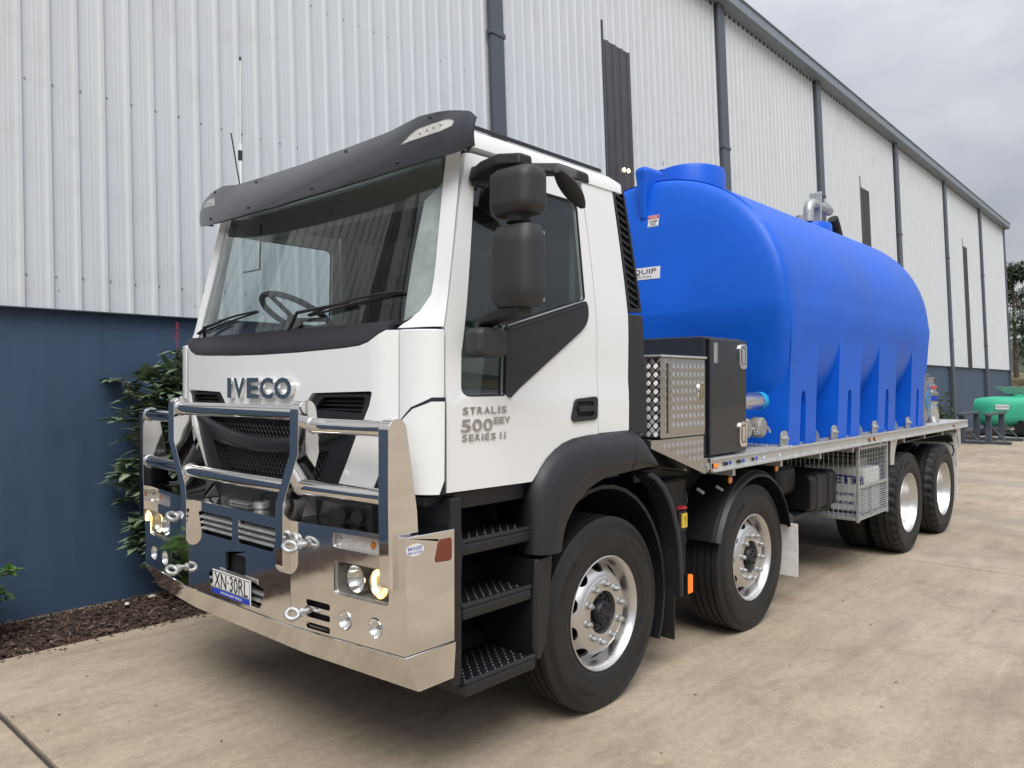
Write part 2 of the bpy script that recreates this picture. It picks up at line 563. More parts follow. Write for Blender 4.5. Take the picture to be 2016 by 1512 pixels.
def grass_mat():
    m, t, b = nodes_of('dry grass')
    p = world_pos(t)
    c = ramp(t, noise(t, p, 0.08, 6, 0.6), [(0.3, (0.10, 0.105, 0.045)), (0.55, (0.20, 0.165, 0.075)), (0.75, (0.28, 0.215, 0.11))])
    c = mixc(t, 0.7, c, ramp(t, noise(t, p, 4.0, 5, 0.7), [(0.3, (0.5, 0.5, 0.5)), (0.7, (1.2, 1.2, 1.2))]), 'MULTIPLY')
    t.links.new(c, b.inputs['Base Color']); b.inputs['Roughness'].default_value = 0.95
    return m
M['grass'] = grass_mat()
M['hill'] = mat('added wooded hillside', (0.045, 0.058, 0.042), 0.95, var=0.5, vscale=0.06)

# ground to the horizon
g = MB()
N = 40
xs = [-900 + 1800 * i / N for i in range(N + 1)]
for i in range(N):
    for j in range(N):
        x0, x1, y0, y1 = xs[i], xs[i + 1], xs[j], xs[j + 1]
        g.add([(x0, y0, -0.06), (x1, y0, -0.06), (x1, y1, -0.06), (x0, y1, -0.06)], [(0, 1, 2, 3)])
ground = g.build('ground', M['grass'], kind='structure')

# a rise of dry grass beyond the shed
g = MB()
nx, ny = 26, 26
vv = []
for i in range(nx + 1):
    for j in range(ny + 1):
        x = 49 + 120 * i / nx; y = -90 + 170 * j / ny
        h = 2.5 * smooth01((x - 50) / 20) * smooth01((j) / 4) * smooth01((ny - j) / 4) + 0.25 * math.sin(x * 0.31 + y * 0.17) * smooth01((x - 50) / 10)
        vv.append((x, y, -0.10 + h))
g.add(vv, [(i * (ny + 1) + j, (i + 1) * (ny + 1) + j, (i + 1) * (ny + 1) + j + 1, i * (ny + 1) + j + 1) for i in range(nx) for j in range(ny)])
g.build('grass_bank', M['grass'], kind='structure')

# far hill ring all round, added to give reflections a dark horizon band
g = MB()
K = 160
ring = []
for k in range(K):
    a = 2 * PI * k / K
    h = 13 + 6 * math.sin(3 * a + 1) + 4 * math.sin(7 * a + 2) + 2.2 * math.sin(19 * a) + random.uniform(-1.4, 1.4)
    ring.append((a, h))
vs_ = []
for a, h in ring:
    for rr, hh in ((300, -0.2), (330, h * 0.62), (370, h), (430, -2)):
        vs_.append((rr * math.cos(a), rr * math.sin(a), hh))
fs = []
for k in range(K):
    k2 = (k + 1) % K
    for i in range(3):
        fs.append((k * 4 + i, k2 * 4 + i, k2 * 4 + i + 1, k * 4 + i + 1))
g.add(vs_, fs)
g.build('reflection_hills', M['hill'], kind='structure')

# the concrete yard: slabs on a dark bed that shows in the joints
MULCH_Y0, WALL_Y = 2.13, 2.86
yard = MB().box(-30.2, 46.8, -32.9, MULCH_Y0 - 0.002, -0.09, -0.022).build('concrete_yard', M['joint'], kind='structure', smooth=0)
XJ = [-30.2, -23.2, -16.2, -9.2, -2.2, 4.8, 11.8, 18.8, 25.8, 32.8, 39.8, 46.8]
YJ = [-32.9, -25.9, -18.9, -11.9, -4.9, MULCH_Y0]
slab_me = {}
for i in range(len(XJ) - 1):
    for j in range(len(YJ) - 1):
        w, d = XJ[i + 1] - XJ[i], YJ[j + 1] - YJ[j]
        key = (round(w, 3), round(d, 3))
        if key not in slab_me:
            b_ = MB().box(0.015, w - 0.015, 0.015, d - 0.015, -0.12, 0.0)
            me = b_.mesh('slab', 0); me.materials.append(M['concrete'])
            slab_me[key] = me
        o = bpy.data.objects.new('slab', slab_me[key])
        link(o, yard)
        o.location = (XJ[i], YJ[j], 0)
        bv = o.modifiers.new('bevel', 'BEVEL'); bv.width = 0.006; bv.segments = 2

# mulch along the wall
M['mulch'] = mat('bark mulch', (0.050, 0.030, 0.021), 0.95, var=0.55, vscale=26, bump=0.8, bscale=45)
def chip_mat():
    m, t, b = nodes_of('bark chip')
    gi = t.nodes.new('ShaderNodeNewGeometry')
    c = ramp(t, gi.outputs['Random Per Island'], [(0.0, (0.026, 0.016, 0.012)), (0.55, (0.070, 0.041, 0.028)), (0.88, (0.125, 0.080, 0.055)), (1.0, (0.22, 0.17, 0.13))])
    t.links.new(c, b.inputs['Base Color']); b.inputs['Roughness'].default_value = 0.9
    return m
M['chip'] = chip_mat()
g = MB()
nx, ny = 130, 6
vv = []
for i in range(nx + 1):
    for j in range(ny + 1):
        x = -16 + 53.5 * i / nx; y = MULCH_Y0 + 0.004 + (WALL_Y + 0.4 - MULCH_Y0) * j / ny
        t_ = j / ny
        z = -0.015 + 0.05 * math.sin(PI * min(1, t_ * 1.2)) + random.uniform(-0.008, 0.008)
        vv.append((x, y, z))
g.add(vv, [(i * (ny + 1) + j, (i + 1) * (ny + 1) + j, (i + 1) * (ny + 1) + j + 1, i * (ny + 1) + j + 1) for i in range(nx) for j in range(ny)])
mulch = g.build('mulch_bed', M['mulch'], kind='structure')
g = MB()
def chip(g, x, y, z, l, w, h):
    a = random.uniform(0, PI); tl = random.uniform(-0.5, 0.5)
    ca, sa = math.cos(a), math.sin(a)
    P = []
    for dx, dy, dz in ((-l, -w, 0), (l, -w * .6, 0), (l * .9, w, 0), (-l * .8, w * .8, 0), (-l * .7, -w * .5, h), (l * .8, -w * .3, h), (l * .6, w * .6, h), (-l * .6, w * .5, h)):
        P.append((x + dx * ca - dy * sa, y + dx * sa + dy * ca, z + dz + dx * tl))
    g.add(P, [(0, 3, 2, 1), (4, 5, 6, 7), (0, 1, 5, 4), (1, 2, 6, 5), (2, 3, 7, 6), (3, 0, 4, 7)])
for k in range(5200):
    x = random.uniform(-4.2, 0.4) if k < 4200 else random.uniform(0.4, 37)
    y = random.uniform(MULCH_Y0 + 0.01, WALL_Y - 0.06)
    t_ = (y - MULCH_Y0) / (WALL_Y + 0.4 - MULCH_Y0)
    chip(g, x, y, 0.0 + 0.05 * math.sin(PI * min(1, t_ * 1.2)) + random.uniform(-0.012, 0.012), random.uniform(0.008, 0.028), random.uniform(0.004, 0.010), random.uniform(0.003, 0.008))
for k in range(260):          # strays on the slab edge
    chip(g, random.uniform(-4, 0.3), MULCH_Y0 - abs(random.gauss(0, 0.05)), 0.001, random.uniform(0.006, 0.02), random.uniform(0.003, 0.007), 0.004)
tag(g.build('bark_chips', M['chip'], kind='stuff', smooth=0), 'dark brown bark chips strewn over the bed along the wall', 'mulch')

# white pebbles on the mulch, a few leaves on the slab
M['pebble'] = mat('white pebble', (0.62, 0.60, 0.57), 0.6, var=0.1, vscale=20)
def pebble(x, y, z, r, label):
    g = MB()
    prof = [(1e-4, -0.55)] + [(math.sin(PI * k / 8), -0.55 * math.cos(PI * k / 8)) for k in range(1, 8)] + [(1e-4, 0.55)]
    g.lathe([(a * r, b * r) for a, b in prof], (0, 0, 0), 'z', 12)
    g.v = [(p[0] * 1.25, p[1] * (0.9 + 0.12 * p[0] / r), p[2]) for p in g.v]
    o = g.build('pebble', M['pebble'], loc=(x, y, z)); o.rotation_euler.z = random.uniform(0, 3)
    tag(o, label, 'pebble', 'white pebbles on the mulch')
pebble(-0.80, 2.66, 0.06, 0.026, 'white pebble on the bark mulch, the one nearer the wall')
pebble(-1.02, 2.58, 0.062, 0.022, 'white pebble on the bark mulch, left of the other pebble')

# ------------------------------------------------------------------ the shed
def paint_mat(name, col, streak=0.10, dirt=0.25, rough=0.5, metal=0.0):
    m, t, b = nodes_of(name)
    tcn = t.nodes.new('ShaderNodeTexCoord').outputs['Object']
    p = world_pos(t)
    s_ = noise(t, mapping(t, p, (7, 7, 0.35)), 1.4, 5, 0.6)
    c = mixc(t, 1.0, tuple(col), ramp(t, s_, [(0.3, (1 - streak,) * 3), (0.7, (1 + streak * 0.5,) * 3)]), 'MULTIPLY')
    d = noise(t, mapping(t, p, (2.2, 2.2, 2.0)), 1.3, 8, 0.7)
    c = mixc(t, dirt, c, ramp(t, d, [(0.30, (0.62, 0.60, 0.57)), (0.46, (1, 1, 1))]), 'MULTIPLY')
    t.links.new(c, b.inputs['Base Color'])
    b.inputs['Roughness'].default_value = rough; b.inputs['Metallic'].default_value = metal
    bump_to(t, b, noise(t, p, 160, 3), 0.05)
    return m
M['clad'] = paint_mat('pale grey cladding', (0.575, 0.60, 0.615), 0.05, 0.22, 0.5)
M['base_navy'] = paint_mat('navy painted concrete', (0.042, 0.075, 0.134), 0.12, 0.5, 0.48)
M['downpipe'] = paint_mat('slate downpipe', (0.072, 0.083, 0.103), 0.08, 0.3, 0.42)
M['gutter'] = paint_mat('grey gutter', (0.20, 0.235, 0.27), 0.06, 0.25, 0.42)
M['smoke_sheet'] = mat('smoked translucent sheet', (0.055, 0.050, 0.056), 0.32, var=0.2, vscale=3)
M['footing'] = mat('raw footing', (0.15, 0.14, 0.125), 0.9, var=0.3, vscale=9)

shed = empty('industrial_shed', (0, WALL_Y, 0), (R(-2.392), 0, R(0.576)))
tag(shed, 'long industrial shed with pale ribbed cladding above a navy base wall', 'shed')
U0, U1, ZC, ZG = -16.0, 37.5, 2.3125, 8.80
PITCH = 0.7715
pipes_u = [-14.1, -8.25, -2.4, 3.44, 9.60, 14.47, 20.62, 26.35, 32.10]

def sheet_profile():
    q = PITCH / 4; pts = []
    for k in range(4):
        a = k * q
        for du, dy in ((0.0, 0.0), (0.050, 0.0), (0.053, -0.0014), (0.060, -0.0014), (0.063, 0.0), (0.082, 0.0), (0.085, -0.0014), (0.092, -0.0014), (0.095, 0.0),
                       (0.122, 0.0), (0.139, -0.024), (0.163, -0.024), (0.176, 0.0)):
            pts.append((a + du, -0.03 + dy))
    pts.append((PITCH + 0.0, -0.03))
    return pts
prof = sheet_profile()
def sheet_mesh(nm, z0, z1, m, dy=0.0):
    g = MB(); n = len(prof)
    g.add([(a, b + dy, z0) for a, b in prof] + [(a, b + dy, z1) for a, b in prof], [(i, i + 1, n + i + 1, n + i) for i in range(n - 1)])
    me = g.mesh(nm, 20); me.materials.append(m)
    return me
me_full = sheet_mesh('cladding_sheet', ZC - 0.02, ZG, M['clad'])
me_upper = sheet_mesh('cladding_sheet', 6.84, ZG, M['clad'])
me_smoke = sheet_mesh('skylight_sheet', ZC - 0.02, 6.90, M['smoke_sheet'], 0.006)
k0 = int(math.floor((U0 - 5.94) / PITCH)); k1 = int(math.ceil((U1 - 5.94) / PITCH))
fast = MB()
for k in range(k0, k1):
    u = 5.94 + k * PITCH
    win = (k % 15 == 0)
    if win:
        o = link(bpy.data.objects.new('skylight_sheet', me_smoke), shed); o.location = (u, 0, 0)
        o['label'] = 'tall dark translucent strip in the pale cladding'
        o = link(bpy.data.objects.new('cladding_sheet', me_upper), shed); o.location = (u, 0, 0)
        MB().box(u - 0.012, u + 0.012, -0.066, -0.02, ZC, 7.10).build('flashing', M['downpipe'], shed, 0)
    else:
        o = link(bpy.data.objects.new('cladding_sheet', me_full), shed); o.location = (u, 0, 0)
    for r_ in range(4):
        for z in (2.54, 4.0, 5.46, 6.92, 8.38):
            if win and z < 6.9: continue
            uu = u + r_ * PITCH / 4 + 0.184 + random.uniform(-0.006, 0.006); zz = z + random.uniform(-0.006, 0.006)
            L = [(uu + 0.0065 * math.cos(a * PI / 3), zz + 0.0065 * math.sin(a * PI / 3)) for a in range(6)]
            fast.prism(L, 'y', -0.038, -0.027)
        if random.random() < 0.25:
            uu = u + r_ * PITCH / 4 + random.uniform(0, 0.1); zz = ZC + random.uniform(0.05, 0.16)
            fast.prism([(uu + 0.005 * math.cos(a * PI / 3), zz + 0.005 * math.sin(a * PI / 3)) for a in range(6)], 'y', -0.036, -0.027)
fast.build('fasteners', mat('screw heads', (0.30, 0.30, 0.31), 0.5, 0.4), shed, 0, kind='stuff')
# wall core behind the sheets, so nothing shows through their edges
MB().box(U0, U1, 0.02, 0.20, ZC - 0.02, ZG).build('wall_core', M['downpipe'], shed, 0)
# base wall: tilt-up panels, one to a bay
edges = [U0] + [p + 0.11 for p in pipes_u] + [U1 + 0.05]
for a, b in zip(edges, edges[1:]):
    if b - a < 0.3: continue
    MB().box(a + 0.004, b - 0.004, 0.0, 0.16, -0.5, ZC - 0.004).build('base_panel', M['base_navy'], shed, 0, bevel=0.004)
MB().box(U0, U1, -0.055, -0.002, -0.5, 0.035).build('footing', M['footing'], shed, 0, bevel=0.01)
MB().box(U0, U1 + 0.05, -0.075, 0.03, ZC - 0.03, ZC - 0.022).build('drip_flashing', M['downpipe'], shed, 0)
for p in pipes_u:
    w = 0.23 if p < 9 else 0.27
    o = MB().box(p, p + w, -0.130, -0.062, -0.1, ZG - 0.05).build('downpipe', M['downpipe'], shed, 0, bevel=0.012)
    for z in (6.05, 3.2):
        MB().box(p - 0.02, p + w + 0.02, -0.142, -0.058, z - 0.03, z + 0.03).build('pipe_collar', M['downpipe'], o, 0, bevel=0.006)
# gutter, fascia, roof, end
MB().prism([(-0.27, 8.74), (-0.05, 8.70), (-0.05, 8.96), (-0.30, 8.96), (-0.30, 8.93), (-0.275, 8.93)], 'x', U0 - 0.2, U1 + 0.35).build('gutter', M['gutter'], shed, 0, bevel=0.006)
MB().prism([(-0.045, 8.66), (0.22, 8.66), (0.22, 9.0), (-0.045, 8.98)], 'x', U0, U1 + 0.30).build('fascia', M['downpipe'], shed, 0)
MB().prism([(-0.04, 9.0), (18.0, 10.2), (18.0, 10.26), (-0.04, 9.06)], 'x', U0, U1 + 0.30).build('roof', M['clad'], shed, 0)
MB().box(U1 - 0.06, U1 + 0.16, -0.085, 0.2, -0.4, 8.72).build('corner_flashing', M['downpipe'], shed, 0, bevel=0.01)
MB().prism([(0.21, -0.4), (18, -0.4), (18, 10.15), (0.21, 8.9)], 'x', U1 - 0.05, U1 + 0.10).build('end_wall', M['clad'], shed, 0)
# small lamps burning behind the near dark strip
for uu, zz in ((6.43, 4.97), (6.55, 4.98)):
    g = MB(); g.lathe([(1e-4, 0), (0.030, 0), (0.030, 0.02), (1e-4, 0.02)], (uu, -0.045, zz), 'y', 10)
    g.build('work_light', mat('lit work light', (1, 0.9, 0.6), 0.4, emit=(1.0, 0.86, 0.5), es=3.0), shed, 0)

# ------------------------------------------------------------------ plants
def leaf_mat(name, stops, rough=0.42):
    m, t, b = nodes_of(name)
    gi = t.nodes.new('ShaderNodeNewGeometry')
    c = ramp(t, gi.outputs['Random Per Island'], stops)
    t.links.new(c, b.inputs['Base Color']); b.inputs['Roughness'].default_value = rough
    b.inputs['Specular IOR Level'].default_value = 0.45
    b.inputs['Subsurface Weight'].default_value = 0.0
    return m
M['leaf_grey'] = leaf_mat('grey green leaf', [(0, (0.070, 0.112, 0.066)), (0.5, (0.145, 0.205, 0.125)), (0.85, (0.215, 0.285, 0.175)), (1, (0.30, 0.34, 0.22))], 0.62)
M['leaf_bright'] = leaf_mat('bright green leaf', [(0, (0.05, 0.12, 0.02)), (0.6, (0.12, 0.25, 0.035)), (1, (0.22, 0.36, 0.06))])
M['leaf_mid'] = leaf_mat('mid green leaf', [(0, (0.03, 0.06, 0.02)), (0.6, (0.08, 0.14, 0.04)), (1, (0.17, 0.22, 0.07))], 0.6)
M['leaf_pine'] = leaf_mat('pine foliage', [(0, (0.045, 0.065, 0.045)), (0.6, (0.095, 0.130, 0.085)), (1, (0.17, 0.20, 0.13))], 0.8)
M['bark'] = mat('bark', (0.085, 0.068, 0.055), 0.95, var=0.4, vscale=10, bump=0.5, bscale=20)
M['flower_red'] = mat('red flower spike', (0.55, 0.02, 0.035), 0.6)

def leaf(g, p, d, up, l, w):
    d = d.normalized(); s = d.cross(up)
    if s.length < 1e-3: s = Vector((1, 0, 0))
    s.normalize(); n = s.cross(d)
    p = Vector(p); m_ = p + d * l * 0.5 - n * l * 0.05; e_ = p + d * l - n * l * 0.16
    q = p + d * l * 0.22
    g.add([p, q + s * w * 0.42 + n * w * 0.12, m_ + s * w * 0.5 + n * w * 0.14, e_, m_ - s * w * 0.5 + n * w * 0.14, q - s * w * 0.42 + n * w * 0.12, m_],
          [(0, 1, 2, 6), (6, 2, 3), (0, 6, 4, 5), (6, 3, 4)])

def shrub(name, base, stems, leaf_m, label, l=0.10, w=0.042, seed=1, whorls=9, per=6, spikes=0, cat='shrub'):
    rs = random.Random(seed)
    root = empty(name, base)
    tag(root, label, cat, 'shrubs along the shed wall')
    g = MB(); tg = MB(); fl = MB()
    tips = []
    for (dx, dy, h, lean) in stems:
        a = rs.uniform(0, 6.28)
        pts = []
        for k in range(6):
            t_ = k / 5
            pts.append(Vector((dx * t_ ** 0.8 + 0.02 * math.sin(5 * t_ + a), dy * t_ ** 0.8 + 0.02 * math.cos(4 * t_ + a), 0.02 + h * t_)))
        tg.tube(pts, [0.011 * (1 - 0.75 * k / 5) for k in range(6)], 5)
        nodes_ = []
        for k in range(whorls):
            t_ = lean + (1 - lean) * (k + rs.uniform(0.2, 0.8)) / whorls
            i = min(4, int(t_ * 5)); f_ = t_ * 5 - i
            nodes_.append((pts[i].lerp(pts[i + 1], f_), (pts[i + 1] - pts[i]).normalized(), t_))
        for p, d, t_ in nodes_:
            # a side twig with a tuft of leaves at its end
            for q in range(2):
                aa = rs.uniform(0, 6.28)
                out = Vector((math.cos(aa), math.sin(aa), rs.uniform(0.1, 0.7))).normalized()
                tw = p + out * rs.uniform(0.05, 0.16)
                tg.tube([p, (p + tw) / 2 + Vector((0, 0, 0.01)), tw], [0.004, 0.003, 0.002], 4)
                for z in range(per):
                    ab_ = 6.28 * z / per + rs.uniform(-0.5, 0.5)
                    side = Vector((math.cos(ab_), math.sin(ab_), 0))
                    dd = (out * rs.uniform(0.2, 0.9) + side * rs.uniform(0.6, 1.0) + Vector((0, 0, rs.uniform(-0.35, 0.35))))
                    leaf(g, tw - out * rs.uniform(0, 0.04), dd, Vector((0, 0, 1)), l * rs.uniform(0.65, 1.2), w * rs.uniform(0.8, 1.15))
        tips.append(pts[-1])
    crown = g.build('crown', leaf_m, root, 60)
    tg.build('stem', M['bark'], root)
    for k in range(spikes):
        tp = tips[k]
        sp = MB()
        for z in range(26):
            zz = z / 26
            aa = z * 2.4
            c_ = tp + Vector((0.014 * math.cos(aa) * (1.1 - zz), 0.014 * math.sin(aa) * (1.1 - zz), 0.02 + 0.15 * zz))
            leaf(sp, c_, Vector((math.cos(aa), math.sin(aa), 0.7)), Vector((0, 0, 1)), 0.022, 0.012)
        sp.tube([tp - Vector((0, 0, 0.03)), tp + Vector((0.004, 0, 0.16))], 0.003, 5)
        sp.build('flower_spike', M['flower_red'], root, 60)
    return root

rs = random.Random(3)
st = [(0.16, -0.12, 1.94, 0.30), (-0.02, -0.10, 2.0, 0.32)] + [(rs.uniform(-0.33, 0.62), rs.uniform(-0.36, 0.14), rs.uniform(0.6, 1.90), rs.uniform(0.10, 0.32)) for _ in range(58)]
shrub('flowering_shrub', (-0.66, 2.60, 0.02), st, M['leaf_grey'], 'tall grey-green shrub with red flower spikes between the bull bar and navy wall', seed=5, spikes=2, l=0.165, w=0.070, per=7)
rs = random.Random(9)
st = [(rs.uniform(-0.25, 0.16), rs.uniform(-0.2, 0.15), rs.uniform(0.25, 0.64), 0.2) for _ in range(12)]
shrub('low_shrub', (-2.06, 2.52, 0.02), st, M['leaf_bright'], 'low bright green shrub at the left edge against the navy wall', l=0.075, w=0.036, seed=8, whorls=6)
rs = random.Random(19)
st = [(rs.uniform(-0.6, 0.6), rs.uniform(-0.4, 0.3), rs.uniform(0.4, 1.42), 0.2) for _ in range(14)]
shrub('wall_shrub', (23.4, 2.75, 0.0), st, M['leaf_mid'], 'bushy green shrub at the shed wall behind the steel trestles', l=0.11, w=0.05, seed=21, whorls=8)
rs = random.Random(29)
st = [(rs.uniform(-1.3, 1.2), rs.uniform(-1.1, 0.5), rs.uniform(0.7, 2.0), 0.2) for _ in range(20)]
shrub('corner_shrub', (38.7, 2.7, 0.0), st, M['leaf_mid'], 'spreading shrub at the far corner of the shed', l=0.16, w=0.08, seed=31, whorls=9)

def tree(name, base, h, cr_r, label, seed, kind=0):
    rs = random.Random(seed)
    root = empty(name, base)
    tag(root, label, 'tree', 'trees beyond the shed')
    tg = MB(); g = MB()
    bend = rs.uniform(-0.4, 0.4)
    tp = [Vector((bend * math.sin(2 * k / 7), 0.2 * math.sin(1.5 * k / 7), h * 0.96 * k / 7)) for k in range(8)]
    tg.tube(tp, [0.24 * (1 - 0.85 * k / 7) * h / 11 for k in range(8)], 8)
    clumps = []
    for k in range(34):
        t_ = rs.uniform(0.30, 1.0) ** 0.85
        i = min(6, int(t_ * 7)); p = tp[i].lerp(tp[i + 1], t_ * 7 - i)
        a = rs.uniform(0, 6.28)
        rad = cr_r * (1.0 if t_ < 0.6 else 1.15 - 0.75 * ((t_ - 0.6) / 0.4) ** 1.6) * rs.uniform(0.35, 1.0)
        e_ = p + Vector((math.cos(a) * rad, math.sin(a) * rad, rad * rs.uniform(0.05, 0.5)))
        m_ = p.lerp(e_, 0.5) + Vector((0, 0, -0.1))
        tg.tube([p, m_, e_], [0.06, 0.04, 0.015], 5)
        clumps.append((e_, rs.uniform(0.45, 0.95)))
        clumps.append((p.lerp(e_, 0.65) + Vector((0, 0, 0.2)), rs.uniform(0.35, 0.7)))
    for c_, r_ in clumps:
        for _ in range(95):
            d = Vector((rs.gauss(0, 1), rs.gauss(0, 1), rs.gauss(0, 0.7))).normalized()
            p = c_ + Vector((d.x * r_, d.y * r_, d.z * r_ * 0.7)) * rs.uniform(0.3, 1.0)
            leaf(g, p, d + Vector((0, 0, rs.uniform(-0.8, 0.4))), Vector((0, 0, 1)), rs.uniform(0.20, 0.38), rs.uniform(0.07, 0.13))
    g.build('crown', M['leaf_pine'], root, 60)
    tg.build('trunk', M['bark'], root)
tree('pine_tree', (66, 7.6, 1.9), 8.9, 2.2, 'tall dark pine right of the shed corner, the tallest of the trees', 41)
tree('pine_tree', (61, 5.2, 1.6), 5.2, 1.8, 'lower dense pine in front of the tall one', 42)
tree('pine_tree', (72, 10.6, 2.1), 7.0, 2.0, 'pine half hidden behind the shed corner', 43)
tree('pine_tree', (70, 2.5, 2.0), 9.5, 2.3, 'pine added out of frame, right of the others', 44)  # unseen pine, added for parallax and reflections

# ------------------------------------------------------------------ trestles and the green tank
M['trestle'] = mat('slate painted steel', (0.055, 0.072, 0.090), 0.5, var=0.2, vscale=9)
def trestle(x0, x1, y, label):
    root = empty('steel_trestle', ((x0 + x1) / 2, y, 0)); h = (x1 - x0) / 2
    tag(root, label, 'trestle', 'steel trestles on the yard')
    MB().box(-h - 0.35, h + 0.35, -0.075, 0.075, 0.80, 0.87).build('top_beam', M['trestle'], root, 0, bevel=0.008)
    for s in (-1, 1):
        MB().box(s * h - 0.06, s * h + 0.06, -0.075, 0.075, 0.09, 0.799).build('post', M['trestle'], root, 0, bevel=0.008)
        MB().box(s * h - 0.06, s * h + 0.06, -0.55, 0.50, 0.0, 0.089).build('foot', M['trestle'], root, 0, bevel=0.008)
        MB().tube([(s * h, -0.42, 0.09), (s * h, -0.07, 0.5)], 0.018, 6).build('brace', M['trestle'], root)
trestle(21.7, 23.5, 1.17, 'slate grey steel trestle nearer the camera, standing clear of the shrub')
trestle(21.5, 23.3, 1.78, 'slate grey steel trestle nearer the shed wall')

gt = empty('spray_tank_unit', (26.3, 1.1, 0))
tag(gt, 'green poly tank unit with grey hopper at the right edge behind the trestles', 'tank')
def rr_loop(x, cy, hw, z0, z1, r, n=6):
    L = rnd([(cy - hw, z0), (cy + hw, z0), (cy + hw, z1), (cy - hw, z1)], r, n)
    return [(x, a, b) for a, b in L]
g = MB()
loops = []
for k in range(11):
    t_ = -1 + 2 * k / 10
    s = (1 - abs(t_) ** 5) ** 0.5 if abs(t_) < 1 else 0.0
    s = max(s, 0.55)
    loops.append([(b, a, c) for a, b, c in []] or [(p[1], p[0], p[2]) for p in rr_loop(1.30 * t_, 0, 0.62 * s, 0.30 + 0.12 * (1 - s), 1.28 - 0.20 * (1 - s), 0.34)])
g.loft(loops)
body = g.build('tank_body', M['poly_green'], gt, 50)
MB().lathe([(0.001, 1.36), (0.22, 1.36), (0.24, 1.34), (0.24, 1.24)], (0, 0.05, 0), 'z', 20).build('filler_neck', M['poly_green'], body)
MB().box(-0.637, -0.622, 0.25, 0.62, 0.86, 1.02).build('sticker', M['white_plain'], body, 0)
letters('sticker_text', 'NON POTABLE', 0.052, M['print_black'], body, (-0.639, 0.435, 0.945), (0, -1, 0), (0, 0, 1), depth=0.001)
g = MB(); g.loft([[(x * s, y * s2 + 0.1, z) for x, y in ((-1, -1), (1, -1), (1, 1), (-1, 1))] for s, s2, z in ((0.18, 0.3, 1.37), (0.34, 0.62, 1.60))])
g.build('hopper', M['galv'], gt, 0)
MB().box(-0.6, 0.6, -1.3, 1.25, 0.06, 0.16).build('skid', M['trestle'], gt, 0)
for s in (-1, 1):
    MB().box(-0.62, 0.62, s * 0.9 - 0.05, s * 0.9 + 0.05, 0.16, 0.34).build('cradle', M['black'], gt, 0)
g = MB(); g.box(-0.95, -0.65, -0.35, 0.05, 0.17, 0.44); g.cyl((-0.8, -0.15, 0.44), (-0.8, -0.15, 0.52), 0.12, 14); g.cyl((-0.97, -0.25, 0.3), (-0.94, -0.25, 0.3), 0.1, 14)
g.build('pump_engine', M['black'], gt, 35, kind='stuff')
MB().tube([(-0.72, 1.1, 0.12), (-0.72, 0.6, 0.13), (-0.7, 0.2, 0.2)], 0.03, 8).build('hose', M['rubber'], gt)

# dry leaves and grit scattered over the slabs
g = MB()
rs = random.Random(77)
for k in range(46):
    if k < 30: x, y = rs.uniform(-2.0, 4.5), rs.uniform(-3.0, -1.35)
    else: x, y = rs.uniform(-2.6, -1.5), rs.uniform(-1.2, 2.0)
    a = rs.uniform(0, 6.28)
    leaf(g, (x, y, 0.004), Vector((math.cos(a), math.sin(a), 0.05)), Vector((0, 0, 1)), rs.uniform(0.010, 0.030), rs.uniform(0.005, 0.012))
tag(g.build('leaf_litter', M['chip'], kind='stuff', smooth=0), 'small dry leaf bits scattered on the concrete', 'leaf litter')

# ================================================================== the truck
truck = empty('water_truck', (0, 0, 0))
tag(truck, 'white eight-wheel water truck with chrome bull bar and blue poly tank, parked beside the shed', 'truck')

def fit_letter(name, ch, m, parent, o, right, up, w, h, depth=0.004, bold=0.0, res_shear=0.0):
    """lettering scaled to fill a w x h box centred on o"""
    me = text_mesh(ch, 1.0, depth=0.5, bold=bold, shear=res_shear)
    xs_ = [v.co.x for v in me.vertices]; ys_ = [v.co.y for v in me.vertices]; zs_ = [v.co.z for v in me.vertices]
    cx, cy = (min(xs_) + max(xs_)) / 2, (min(ys_) + max(ys_)) / 2
    sx, sy, sz = w / (max(xs_) - min(xs_)), h / (max(ys_) - min(ys_)), depth / (max(zs_) - min(zs_))
    zc = (min(zs_) + max(zs_)) / 2
    r_ = Vector(right).normalized(); u_ = Vector(up).normalized(); n_ = r_.cross(u_); o = Vector(o)
    for v in me.vertices:
        v.co = o + r_ * ((v.co.x - cx) * sx) + u_ * ((v.co.y - cy) * sy) + n_ * ((v.co.z - zc) * sz)
    me.materials.clear(); me.materials.append(m)
    return link(bpy.data.objects.new(name, me), parent)

# ---- surfaces of the cab
def xfront(y, z):
    a = abs(y)
    return -1.375 + 0.03 * (a / 0.85) ** 2 + (0.04 * ((a - 0.85) / 0.12) ** 2 if a > 0.85 else 0.0)
def FF(y, z, d): return (xfront(y, z) - d, y, z)
def xw(y, z):
    a = abs(y)
    return -1.33 + 0.26 * (z - 2.0) + 0.075 * (a / 0.95) ** 2 + (0.05 * ((a - 0.85) / 0.19) ** 2 if a > 0.85 else 0.0)
def FW(y, z, d): return (xw(y, z) - d * 0.95, y, z + d * 0.25)
def ys(z):
    w = 1.15 if z <= 1.97 else 1.15 - 0.065 * ((z - 1.97) / 0.83) ** 1.4
    return w - 0.009 * smooth01((z - 1.668) / 0.03)
def FS(s): return lambda x, z, d: (x, s * (ys(z) + d), z)
def FC(s):
    def f(t, z, d):
        a = R(t)
        return (-1.19 - (0.11 + d) * math.cos(a), s * (0.975 + (0.175 + d) * math.sin(a)), z)
    return f
def sym(half):       # mirror a half outline (y >= 0, listed from the top centre to the bottom centre or the like)
    return half + [(-a, b) for a, b in reversed(half) if abs(a) > 1e-6]

